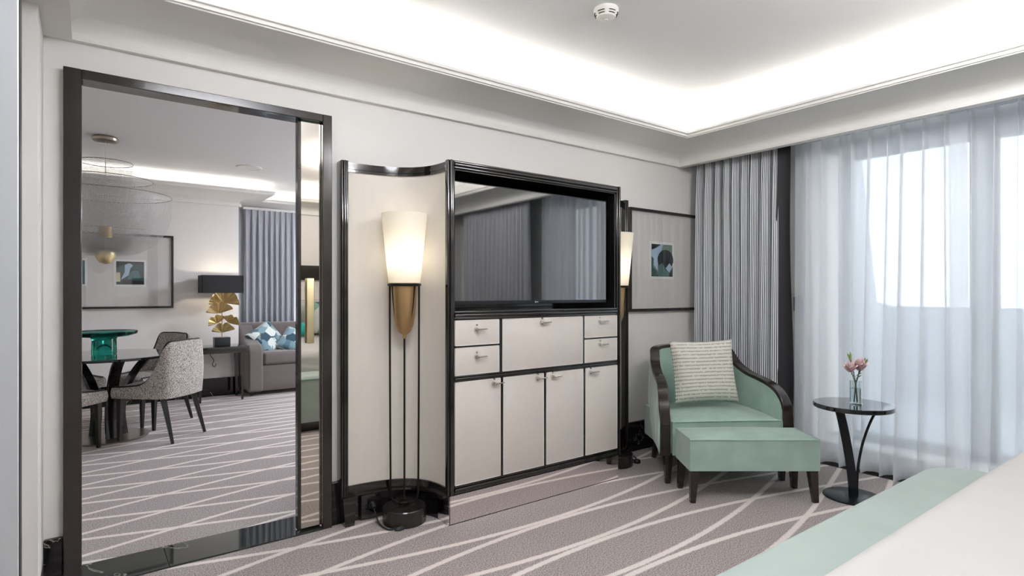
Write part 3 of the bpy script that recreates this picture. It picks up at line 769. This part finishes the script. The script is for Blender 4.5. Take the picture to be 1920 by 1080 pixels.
def pillow(W, H, T, n=28, pinch=.05):
    mb = MB()
    def sd(s_):
        def f_(u, v):
            a = 2*u-1; b_ = 2*v-1
            th = T/2*((max(0, 1-a**4))*(max(0, 1-b_**4)))**.55
            return (a*W/2*(1-pinch*(1-b_*b_)), s_*th, b_*H/2*(1-pinch*(1-a*a)))
        return f_
    mb.grid(sd(-1), n, n, lambda u, v: (u, v)); mb.grid(sd(1), n, n, lambda u, v: (u, v))
    return mb
cx_, cy_ = rf(1.342, 3.985)
def put(mb, loc, rx, ry, rz):
    M_ = Matrix.Translation(loc) @ Matrix.Rotation(rz, 4, 'Z') @ Matrix.Rotation(rx, 4, 'X') @ Matrix.Rotation(ry, 4, 'Y')
    mb.v = [tuple(M_ @ Vector(v)) for v in mb.v]; return mb
pl = thing('cushion', 'cream woven cushion with broken grey rows on the green armchair', 'cushion', (cx_, cy_, .50))
put(pillow(.44, .43, .15), (cx_, cy_, .702), math.radians(-13), math.radians(-2), RV).build('cover', 'cushion_weave', pl, angle=80)
fg = MB(); rnd = random.Random(2)
for sgx in (-1, 1):
    for sgz in (-1, 1):
        for k in range(7):
            a = Vector((sgx*(.212-.002*k), 0, sgz*(.208-.002*k))); fg.tube([a, a+Vector((sgx*rnd.uniform(.0, .016), rnd.uniform(-.006, .006), sgz*rnd.uniform(.0, .018)))], .0018, 5)
put(fg, (cx_, cy_, .702), math.radians(-13), math.radians(-2), RV).build('fringe', 'duvet', pl)['kind'] = 'stuff'

ox, oy = rf(1.44, 3.518)
ot = thing('ottoman', 'low rectangular mint green velvet ottoman with four dark tapered legs', 'ottoman', (ox, oy, 0), RV)
up = crowned(-.386, .386, -.145, .145, .192, .388, .018, .012).build('upholstery', 'velvet_green', ot, world=False, angle=45)
MB().tube([(-.384, -.145, .377), (.384, -.145, .377), (.384, .145, .377), (-.384, .145, .377)], .0045, 8, closed=True).build('piping', 'piping_green', up, world=False)
for sx in (-1, 1):
    for sy in (-1, 1):
        MB().frustum((sx*.352, sy*.115, .195), .036, (sx*.366, sy*.128, 0), .022, 4).build('leg', 'dark_wood', ot, world=False, bevel=.003)

# ------------------------------------------------------------------ round side table, vase, flowers
tx, ty = 3.752, 1.542
tt = thing('side_table', 'small round black glass side table on one broad and one thin curved leg', 'table', (tx, ty, 0), RV)
MB().lathe([(0, .545), (.214, .545), (.218, .549), (.218, .569), (.215, .572), (0, .572)], n=64).build('top', 'table_black', tt, world=False)
MB().lathe([(0, 0), (.164, 0), (.166, .003), (.166, .007), (.163, .009), (0, .009)], n=56).build('base', 'base_black', tt, world=False)
lp = crm([(-.088, 0, .546), (-.062, 0, .44), (-.034, 0, .30), (-.012, 0, .16), (-.002, 0, .06), (0, 0, .008)], 6)
MB().ribbon(lp, [Vector((.024, 0, 0))]*len(lp), [Vector((0, .010, 0))]*len(lp)).build('broad_leg', 'base_black', tt, world=False, bevel=.002)
lp = crm([(.172, .02, .546), (.125, .02, .47), (.075, .02, .34), (.045, .02, .20), (.036, .02, .08), (.036, .02, .008)], 6)
MB().tube(lp, .0075, 10).build('thin_leg', 'base_black', tt, world=False)
vx, vy = rf(2.098, 3.475)
vs = thing('vase', 'small clear cylinder vase half filled with water on the round side table', 'vase', (vx, vy, .572))
MB().lathe([(0, 0), (.031, 0), (.032, .004), (.032, .140), (.029, .140), (.029, .010), (0, .010)], n=32, closed=False).build('glass', 'clear_glass', vs, world=False)
MB().lathe([(0, .011), (.0285, .011), (.0285, .095), (0, .095)], n=32).build('water', 'clear_glass', vs, world=False)
fl = thing('flower_stem', 'pink lisianthus blooms with green buds standing in the vase', 'flower', (vx, vy, .584), RV)
rnd = random.Random(4)
for (bx_, by_, bz_), sz in (((-.034, 0, .200), .052), ((.020, -.006, .210), .060)):
    bm_ = MB()
    for ring_, (cnt, spread, hgt) in enumerate(((5, .22, 1.25), (6, .48, 1.2), (7, .80, 1.0))):
        for k in range(cnt):
            a = 2*PI*k/cnt+ring_*.5; 
            def pet(u, v, a=a, s_=spread, h_=hgt):
                wd_ = (v-.5)*sz*1.0*math.sin(PI*(.15+.8*u)); rr = sz*s_*u**1.2; 
                z = sz*h_*u-sz*.25*u*u*s_+.10*sz*math.sin(v*9+a)*u
                return (bx_+math.cos(a)*rr-math.sin(a)*wd_, by_+math.sin(a)*rr+math.cos(a)*wd_, bz_+z-.018)
            bm_.grid(pet, 5, 4)
    bm_.build('blossom', 'petal_pink', fl, world=False, angle=60)
for a, b_, c, d_ in ((-.030, 0, .19, -.008), (.018, -.006, .20, .006)):
    MB().tube(crm([(d_, 0, .0), (d_*.3, 0, .10), (a*.5, b_, .15), (a, b_, c)], 5), .0028, 6).build('stem', 'stem_green', fl, world=False)
for a, c in (((-.052, .295), (-.035, .278)), ((-.034, .305), (-.03, .28)), ((.058, .268), (.05, .25)), ((.072, .262), (.06, .245))):
    MB().tube(crm([(0, 0, .12), (c[0]*.5, 0, .19), (c[0], 0, c[1]-.02)], 5), .0018, 6).build('stem', 'stem_green', fl, world=False)
    MB().tube([(c[0], 0, c[1]-.025), ((a[0]+c[0])/2, 0, (a[1]+c[1])/2-.005), (a[0], 0, a[1])], [.004, .0065, .001], 8).build('bud', 'bud_green', fl, world=False)
for sg, z in ((-1, .150), (1, .155), (1, .140)):
    MB().grid(lambda u, v: (sg*.040*u, (v-.5)*.016*math.sin(PI*u), z+.035*u-.012*u*u), 6, 3).build('leaf', 'stem_green', fl, world=False)

# ------------------------------------------------------------------ bed
bd = thing('bed', 'large bed with white duvet on a pale green upholstered base', 'bed', (1.9, -.4, 0))
def rounded_slab(x0, x1, y0, y1, z0, z1, rc, re, n=10):
    """slab with rounded plan corners and a rolled top edge"""
    def outline(ins):
        r_ = max(.005, rc-ins); pts = []
        for cx0, cy0, a0 in ((x1-rc, y1-rc, 0), (x0+rc, y1-rc, PI/2), (x0+rc, y0+rc, PI), (x1-rc, y0+rc, 1.5*PI)):
            for k in range(n+1):
                a = a0+PI/2*k/n; pts.append((cx0+r_*math.cos(a), cy0+r_*math.sin(a)))
        return pts
    mb = MB(); lv = [(0, z0), (0, z1-re)]+[(re*(1-math.cos(t*PI/12)), z1-re+re*math.sin(t*PI/12)) for t in range(1, 7)]
    m_ = 4*(n+1)
    for ins, z in lv: mb.v += [(x, y, z) for x, y in outline(ins)]
    for i in range(len(lv)-1):
        for k in range(m_): mb.f.append((i*m_+k, i*m_+(k+1) % m_, i*m_+m_+(k+1) % m_, i*m_+m_+k))
    mb.f += [tuple(range(m_-1, -1, -1)), tuple(range((len(lv)-1)*m_, len(lv)*m_))]
    return mb
MB().box(.86, 2.95, -1.62, .84, 0, .09).build('plinth', 'black_gloss', bd)
bs = rounded_slab(.80, 3.03, -1.66, .905, .09, .50, .17, .03).build('base', 'velvet_bed', bd, angle=50)
MB().tube([(x, y, .476) for x, y in [(.97, .906)]+[(1.0+.1*k, .906) for k in range(18)]+[(2.86+.17*math.sin(a*PI/16), .735+.171*math.cos(a*PI/16)) for a in range(9)]], .005, 8).build('piping', 'piping_green', bs)
du = rounded_slab(.98, 2.88, -1.60, .575, .50, .70, .13, .09, 12).build('duvet', 'duvet', bd, angle=60)
hb = rounded_slab(.5, 3.3, -1.84, -1.67, .0, 1.15, .05, .03).build('headboard', 'headboard', bd, angle=50)
k = 0
for x, lab in ((1.45, 'white bed pillow on the doorway side of the bed'), (2.40, 'white bed pillow on the window side of the bed')):
    p_ = thing('pillow', lab, 'pillow', (x, -1.40, .71))
    put(pillow(.75, .48, .2), (x, -1.45, .93), math.radians(-18), 0, 0).build('cover', 'duvet', p_, angle=80)
bo = thing('bolster', 'turquoise bolster cushion lying against the bed pillows', 'cushion', (2.05, -1.08, .70))
mb = MB().lathe([(0, -.30), (.06, -.30), (.085, -.27), (.09, 0), (.085, .27), (.06, .30), (0, .30)], n=24); mb.v = [(1.93+c, -1.12+a, .795+b_) for a, b_, c in mb.v]
mb.build('cover', 'teal_glass_cushion', bo, angle=50)
pc_ = thing('cushion', 'blue and white patchwork cushion at the head of the bed', 'cushion', (2.42, -1.22, .71))
put(pillow(.45, .45, .15), (2.42, -1.22, .93), math.radians(-20), 0, 0).build('cover', 'patchwork_dark', pc_, angle=80)
wp_ = thing('wall_art', 'long black framed panel on the wall above the headboard', 'picture', (2.2, YF, 1.42))
MB().box(.9, 3.4, YF-.005, YF+.03, 1.42, 1.62).build('panel', 'frame_lacquer', wp_, bevel=.003)

# ------------------------------------------------------------------ smoke detector
sd_ = thing('smoke_detector', 'round white smoke detector on the bedroom ceiling', 'smoke detector', (2.128, 2.047, CEIL))
MB().lathe([(0, 0), (.062, 0), (.064, -.006), (.062, -.018), (.057, -.024), (.047, -.046), (.030, -.054), (0, -.056)], n=40).build('body', 'white_plastic', sd_, world=False)
for k in range(6):
    a0 = 2*PI*k/6
    for r_, z in ((.0585, -.026), (.053, -.037)):
        MB().tube([(r_*math.cos(a0+t*.07), r_*math.sin(a0+t*.07), z) for t in range(10)], .0022, 6).build('vent_slot', 'slot_dark', sd_, world=False)
MB().lathe([(0, -.055), (.010, -.055), (.010, -.059), (0, -.060)], n=16).build('led_lens', 'white_plastic', sd_, world=False)

# unseen opal drums added under the ceilings as fill light
def fill_drum(x, y, zc, label, drop=.14, glow='fill_glow', plate=0):
    t = thing('fill_lamp', label, 'lamp', (x, y, zc))
    MB().lathe([(0, 0), (.10, 0), (.10, -.02), (0, -.025)], n=32).build('canopy', 'nickel', t, world=False)
    for k in range(3):
        a = 2*PI*k/3; MB().tube([(.08*math.cos(a), .08*math.sin(a), -.02), (.08*math.cos(a), .08*math.sin(a), -drop)], .006, 8).build('rod', 'nickel', t, world=False)
    MB().lathe([(0, -drop), (.36, -drop), (.38, -drop-.02), (.38, -drop-.11), (.36, -drop-.13), (0, -drop-.13)], n=48).build('drum', glow, t, world=False)
    if plate: MB().lathe([(0, -drop-.131), (plate, -drop-.131), (plate+.004, -drop-.138), (plate, -drop-.145), (0, -drop-.145)], n=56).build('light_block_plate', 'brass', t, world=False)  # added plate blocks the downward fill light so the bed stays darker
fill_drum(.75, 1.02, CEIL, 'added opal fill drum between doorway and bed, out of view')
fill_drum(2.5, .12, CEIL, 'added opal fill drum with light-blocking brass plate above the bed, out of view', plate=.46, glow='fill_glow_bright')

# ================================================================== the lounge beyond the doorway
LY = 7.66; LA = 8.32; LX = 1.50; LC = 2.60
struct('floor', MB().box(-1.8, 5.0, 3.255, 8.5, -.12, 0), 'carpet_lounge', 'taupe lounge carpet with crossing pale lines')
lw = MB().box(-1.8, LX, LY, 8.5, 0, 2.7).box(LX, 2.05, LA, 8.5, 0, 2.7).box(3.9, 5.0, LA, 8.5, 0, 2.7).box(2.05, 3.9, LA, 8.5, 2.35, 2.7)
struct('wall_lounge', lw, 'wall', 'cream far wall of the lounge')
struct('wall_lounge_side', MB().box(-1.95, -1.8, 3.29, 8.5, 0, 2.7).box(4.9, 5.05, 3.29, 8.5, 0, 2.7), 'wall')
struct('ceiling', MB().box(-1.8, 5.0, 3.29, 8.5, LC, LC+.1), 'ceiling', 'white lounge ceiling')
LR = [(-1.8, 3.29), (4.9, 3.29), (4.9, LA-.02), (LX, LA-.02), (LX, LY), (-1.8, LY)]
struct('trim_5', ring(LR, cove), 'paint', 'white coved cornice of the lounge', angle=28)
tag(ring(LR, [(.17, 2.466), (.20, 2.466)]).build('led_strip', 'led_lounge', recalc=False), 'continuous light strip hidden in the lounge ceiling cove', 'light strip')
struct('baseboard_lounge', MB().box(-1.8, LX, LY-.02, LY, 0, .22), 'marble_black')
wn2 = struct('window_2', MB().box(2.05, 3.9, 8.40, 8.46, 0, .12).box(2.05, 3.9, 8.40, 8.46, 2.27, 2.35).box(2.05, 2.12, 8.40, 8.46, .12, 2.27).box(3.83, 3.9, 8.40, 8.46, .12, 2.27).box(2.94, 3.01, 8.40, 8.46, .12, 2.27), 'window_frame', 'lounge window beside its curtain')
for a, c in ((2.12, 2.94), (3.01, 3.83)): MB().box(a, c, 8.42, 8.43, .12, 2.27).build('pane', 'pane', wn2)

# lounge curtain (runs along the far alcove wall)
def drape_x(name, label, y, x0, x1, z0, z1, folds, amp, m, seedv):
    rnd = random.Random(seedv); ph = [rnd.uniform(0, 6.28) for _ in range(4)]; dev = [rnd.uniform(.5, 1.3) for _ in range(folds+2)]
    def pos(u, v):
        a = u*folds+.1*math.sin(u*8+ph[0]); k_ = int(a); am = dev[k_]*(1-a+k_)+dev[k_+1]*(a-k_)
        top = .4+.6*min(1, (1-v)*7)
        return (x0+(x1-x0)*u+.012*math.sin(2*PI*a+ph[1]+v), y+amp*am*top*math.sin(2*PI*a)+.015*math.sin(4*PI*a+v*2+ph[2]), z0+(z1-z0)*v)
    t = thing(name, label, 'curtain', ((x0+x1)/2, y, z0))
    MB().grid(pos, folds*14, 20).build('cloth', m, t, angle=180)
    MB().box(x0, x1, y-.01, y+.01, z1, z1+.03).build('track', 'paint', t)
    return t
lc_ = drape_x('lounge_curtain', 'plain silver-grey pleated curtain behind the sofa in the lounge', 8.19, 1.66, 2.33, .02, 2.36, 9, .035, 'curtain_grey', 8)
MB().grid(lambda u, v: (1.525+.15*u, 8.24-.015*math.sin(u*5), .02+2.34*v), 6, 10).build('lining', 'curtain_grey', lc_, angle=180)
sp_ = thing('ceiling_speaker', 'round white flush speaker grille in the lounge ceiling', 'speaker', (1.40, 6.62, LC))
MB().lathe([(0, 0), (.130, 0), (.130, -.006), (.118, -.010), (.116, -.005), (0, -.005)], n=40).build('bezel', 'white_plastic', sp_, world=False)
MB().lathe([(0, -.004), (.115, -.004), (.115, -.0075), (0, -.0085)], n=40).build('grille', 'paint', sp_, world=False)

fill_drum(3.4, 5.6, LC, 'added opal fill drum on the lounge window side, out of view', glow='fill_glow_lounge')  # unseen lamp added to brighten the lounge
# dining table
TX, TY, TZ = .138, 6.03, .715
dt = thing('dining_table', 'round black glass dining table with curved blade legs', 'table', (TX, TY, 0))
MB().lathe([(0, TZ-.022), (.508, TZ-.022), (.513, TZ-.018), (.513, TZ-.004), (.508, TZ), (0, TZ)], n=72).build('top', 'table_black', dt, world=False)
MB().lathe([(0, 0), (.306, 0), (.308, .004), (.308, .010), (.304, .013), (0, .013)], n=64).build('base', 'nickel', dt, world=False)
for a in (math.radians(-78), math.radians(22), math.radians(132)):
    d_ = Vector((math.cos(a), math.sin(a), 0)); s_ = Vector((-d_.y, d_.x, 0))
    lp = crm([d_*.36+Vector((0, 0, TZ-.02)), d_*.26+Vector((0, 0, .60)), d_*.15+Vector((0, 0, .42)), d_*.11+Vector((0, 0, .22)), d_*.13+Vector((0, 0, .012))], 7)
    MB().ribbon(lp, [s_*.040]*len(lp), [d_*.020]*len(lp)).build('leg', 'black_gloss', dt, world=False, bevel=.003)
bw_ = thing('footed_bowl', 'teal glass footed dish on the dining table', 'bowl', (.118, 6.03, TZ))
MB().lathe([(0, 0), (.088, 0), (.092, .008), (.090, .135), (.10, .150), (.20, .162), (.238, .178), (.246, .196), (.240, .204), (.228, .200), (.19, .182), (.05, .172), (0, .17)], n=56).build('dish', 'teal_glass', bw_, world=False)

# dining chairs
def dining_chair(x, y, face, label):
    """local frame: +y is the way the sitter faces"""
    t = thing('dining_chair', label, 'chair', (x, y, 0), face-PI/2, 'upholstered dining chairs')
    hp = [(.228, .235, .470), (.232, .10, .478), (.234, -.03, .500), (.232, -.11, .570), (.225, -.175, .70), (.205, -.225, .835), (.10, -.248, .850), (0, -.255, .853)]
    P = crm([(-a, -b_, c) for a, b_, c in hp][:-1]+[(a, -b_, c) for a, b_, c in hp[::-1]], 5)
    P = [Vector((p_.x, p_.y, p_.z)) for p_ in P]
    mb = shell(P, .372, .042, .012); mb.v = [(-a, -b_, c) for a, b_, c in mb.v]
    mb.build('shell', 'herringbone', t, world=False, angle=50)
    MB().tube([(-p_.x, -p_.y, p_.z-.008) for p_ in P], .009, 8).build('piping', 'chair_frame', t, world=False)
    crowned(-.21, .21, -.20, .243, .372, .468, .018, .02).build('seat', 'herringbone', t, world=False, angle=45)
    for sx in (-1, 1):
        MB().frustum((sx*.195, .205, .38), .030, (sx*.198, .212, 0), .016, 4).build('leg', 'chair_frame', t, world=False, bevel=.002)
        MB().frustum((sx*.185, -.175, .38), .030, (sx*.205, -.275, 0), .016, 4).build('leg', 'chair_frame', t, world=False, bevel=.002)
    return t
dining_chair(.505, 5.785, math.radians(137), 'herringbone dining chair nearest the doorway, its rounded back to the camera')
dining_chair(-.215, 5.64, math.radians(48), 'herringbone dining chair cut by the left door jamb')
dining_chair(.50, 6.52, math.radians(208), 'herringbone dining chair on the far right side of the round table')
dining_chair(-.20, 6.60, math.radians(-58), 'herringbone dining chair behind the round table, mostly hidden by the table leg')

# pendant
pd = thing('pendant_lamp', 'pendant of three nested wire-mesh baskets with a brass globe', 'lamp', (.128, 6.06, LC))
MB().lathe([(0, 0), (.085, 0), (.098, -.018), (.095, -.038), (.075, -.052), (0, -.056)], n=40).build('canopy', 'nickel', pd, world=False)
MB().tube([(0, 0, -.05), (0, 0, -.5), (0, 0, -.985)], .003, 6).build('cable', 'white_plastic', pd, world=False)
def basket(R, ztop, zbot):
    """basket wall: straight drum rounding into a flat floor, built as woven wire"""
    pr = [(R, ztop)]; r_ = min(R*.85, (ztop-zbot)*.78)
    pr += [(R*1.0, zbot+r_)]+[(R-r_*(1-math.cos(t*PI/20))*1.0, zbot+r_-r_*math.sin(t*PI/20)) for t in range(1, 11)]+[(.06, zbot-.004)]
    # densify
    P = []
    for i in range(len(pr)-1):
        for k_ in range(3): a = k_/3; P.append((pr[i][0]*(1-a)+pr[i+1][0]*a, pr[i][1]*(1-a)+pr[i+1][1]*a))
    P.append(pr[-1]); m_ = len(P); arc = [0]
    for i in range(m_-1): arc.append(arc[-1]+math.hypot(P[i+1][0]-P[i][0], P[i+1][1]-P[i][1]))
    mb = MB().grid(lambda u, v: (P[round(v*(m_-1))][0]*math.cos(2*PI*u), P[round(v*(m_-1))][0]*math.sin(2*PI*u), P[round(v*(m_-1))][1]), 64, m_-1, lambda u, v: (u*R/.5, arc[round(v*(m_-1))]))
    o_ = mb.build('wire_basket', 'wire', pd, world=False, angle=180)
    MB().tube([(R*math.cos(k_*PI/32), R*math.sin(k_*PI/32), ztop) for k_ in range(64)], .0035, 6, closed=True).build('rim', 'nickel', o_, world=False)
basket(.495, -.50, -1.035); basket(.35, -.37, -1.025); basket(.20, -.225, -1.015)
MB().lathe([(0, -1.105), (.045, -1.09), (.072, -1.05), (.078, -1.02), (.07, -.995), (0, -.975)], n=32).build('globe', 'brass_bright', pd, world=False)
MB().lathe([(0, -.87), (.05, -.87), (.05, -.78), (0, -.78)], n=24).build('socket_drum', 'brass', pd, world=False)
for k_ in range(3):
    a = 2*PI*k_/3+.4; MB().tube([(0, 0, -.775), (.30*math.cos(a), .30*math.sin(a), -.775)], .003, 6).build('spoke', 'brass', pd, world=False)

# framed triptych on the lounge wall
k2 = LY/6.0
art2 = [([(0, .72), (0, 1), (1, 1), (1, .86), (.55, .92), (.25, .86)], 'ink_black'), ([(.16, .20), (.30, .55), (.30, .85), (.46, .93), (.60, .84), (.50, .70), (.44, .40)], 'ink_blue'),
        ([(.18, 0), (.22, .22), (.85, .16), (1, .14), (1, 0)], 'ink_black'), ([(.46, .48), (.62, .62), (.80, .60), (.86, .28), (.40, .24)], 'ink_teal'), ([(0, .12), (0, .52), (.14, .52), (.14, .12)], 'ink_cream')]
art3 = [([(.05, .40), (.30, .85), (.80, .80), (.92, .40), (.6, .3)], 'ink_black'), ([(.2, .2), (.5, .42), (.7, .28), (.5, .1)], 'ink_blue')]
framed('framed_triptych', 'wide framed picture of small teal prints on the far lounge wall', -.62, .803, 1.072, 1.905, LY, [(.236, 1.318, .302, .300, .022, art2, 'ink_dark_teal'), (-.30, 1.318, .302, .300, .022, art3, 'ink_teal')], .024)

# end table and lamp
et = thing('end_table', 'dark wood end table under the gold leaf lamp', 'table', (1.24, 7.42, 0))
MB().rbox(.98, 1.53, 7.21, 7.63, .585, .625, .006).build('top', 'black_gloss', et)
MB().box(1.0, 1.51, 7.23, 7.61, .55, .586).build('apron', 'dark_wood', et)
for x in (1.02, 1.46):
    for y in (7.25, 7.58): MB().frustum((x, y, .56), .030, (x, y, 0), .017, 4).build('leg', 'dark_wood', et, bevel=.002)
tl = thing('table_lamp', 'table lamp with black box shade and stacked gold ginkgo leaves', 'lamp', (1.285, 7.43, .625))
MB().rbox(1.19, 1.355, 7.36, 7.50, .626, .725, .003).build('block', 'block_black', tl)
MB().tube([(1.275, 7.43, .72), (1.275, 7.43, 1.28)], .006, 8).build('stem', 'brass', tl)
def leaf(px, pz, py, R, a0, tilt):
    def f_(u, v):
        a = math.radians(a0)+(u-.5)*math.radians(150); r_ = R*(.06+.94*v)*(1+.05*math.sin(u*22))*(1-.10*(abs(u-.5) < .04)*v)
        return (px+r_*math.sin(a), py-.03*v-.022*math.sin(u*26)*v+tilt*v, pz+r_*math.cos(a))
    return MB().grid(f_, 36, 6).build('leaf', 'brass_bright', tl, angle=20)
for q in ((1.275, .775, 7.42, .125, -4, -.05), (1.225, .885, 7.42, .105, -28, -.02), (1.345, .888, 7.43, .100, 30, -.05), (1.235, 1.00, 7.41, .145, -8, -.07), (1.29, 1.125, 7.41, .150, 24, -.06), (1.27, 1.12, 7.45, .13, -20, .03)):
    leaf(*q)
MB().box(1.225, 1.325, 7.40, 7.46, 1.20, 1.27).build('neck', 'brass_bright', tl)
sh_ = MB(); x0, x1, y0, y1 = 1.045, 1.475, 7.26, 7.58
sh_.box(x0, x1, y0, y0+.004, 1.245, 1.45).box(x0, x1, y1-.004, y1, 1.245, 1.45).box(x0, x0+.004, y0, y1, 1.245, 1.45).box(x1-.004, x1, y0, y1, 1.245, 1.45)
sh_.build('shade', 'shade_black', tl)
l = bpy.data.lights.new('table_lamp_light', 'POINT'); l.energy = 1.8; l.color = (1, .86, .64); l.shadow_soft_size = .03
lo = bpy.data.objects.new('table_lamp_light', l); COL.objects.link(lo); lo.parent = tl; lo.location = (-.01, .0, .74)
tag(MB().tube(crm([(1.17, 7.60, .56), (1.18, 7.60, .50), (1.215, 7.60, .44), (1.20, 7.60, .39), (1.225, 7.60, .36), (1.245, 7.61, .40)], 6), .004, 6).build('lamp_cord', 'rubber'), 'black cord hanging behind the end table', 'cord')

# sofa
so = thing('sofa', 'grey-brown velvet sofa with rounded arm below the lounge curtain', 'sofa', (2.5, 7.75, 0))
MB().rbox(1.70, 3.55, 7.36, 8.00, .05, .37, .02).build('base', 'sofa_velvet', so)
MB().rbox(1.72, 2.60, 7.33, 7.98, .372, .525, .035, 4).build('seat_cushion', 'sofa_velvet', so)
MB().rbox(2.61, 3.50, 7.33, 7.98, .372, .525, .035, 4).build('seat_cushion', 'sofa_velvet', so)
MB().rbox(1.56, 3.62, 7.93, 8.09, .05, .86, .05, 4).build('back', 'sofa_velvet', so)
def arm(x0, x1):
    """arm sweeping from a tall back down to a low rounded front"""
    pts = crm([(7.335, .05, 0), (7.335, .50, 0), (7.38, .60, 0), (7.50, .635, 0), (7.66, .68, 0), (7.85, .79, 0), (8.0, .86, 0)], 5)
    poly = [(p_.x, p_.y) for p_ in pts]+[(8.05, .86), (8.05, .05)]
    MB().prism(poly, x0, x1, 'yz').build('arm', 'sofa_velvet', so, angle=40, bevel=.025)
arm(1.545, 1.715); arm(3.50, 3.67)
for x in (1.60, 3.56):
    for y in (7.42, 7.98): MB().frustum((x, y, .06), .03, (x, y, 0), .022, 4).build('foot', 'dark_wood', so)
for (x, y, z), rr, sz, lab in (((1.84, 7.70, .655), (-28, -30, 16), .40, 'blue patchwork cushion leaning on the sofa arm'), ((2.15, 7.60, .62), (-38, 30, -12), .36, 'blue patchwork cushion tipped over in front of the other on the sofa')):
    c = thing('cushion', lab, 'cushion', (x, y, .53))
    put(pillow(sz, sz, .16), (x, y, z), *[math.radians(q) for q in rr]).build('cover', 'patchwork', c, angle=80)
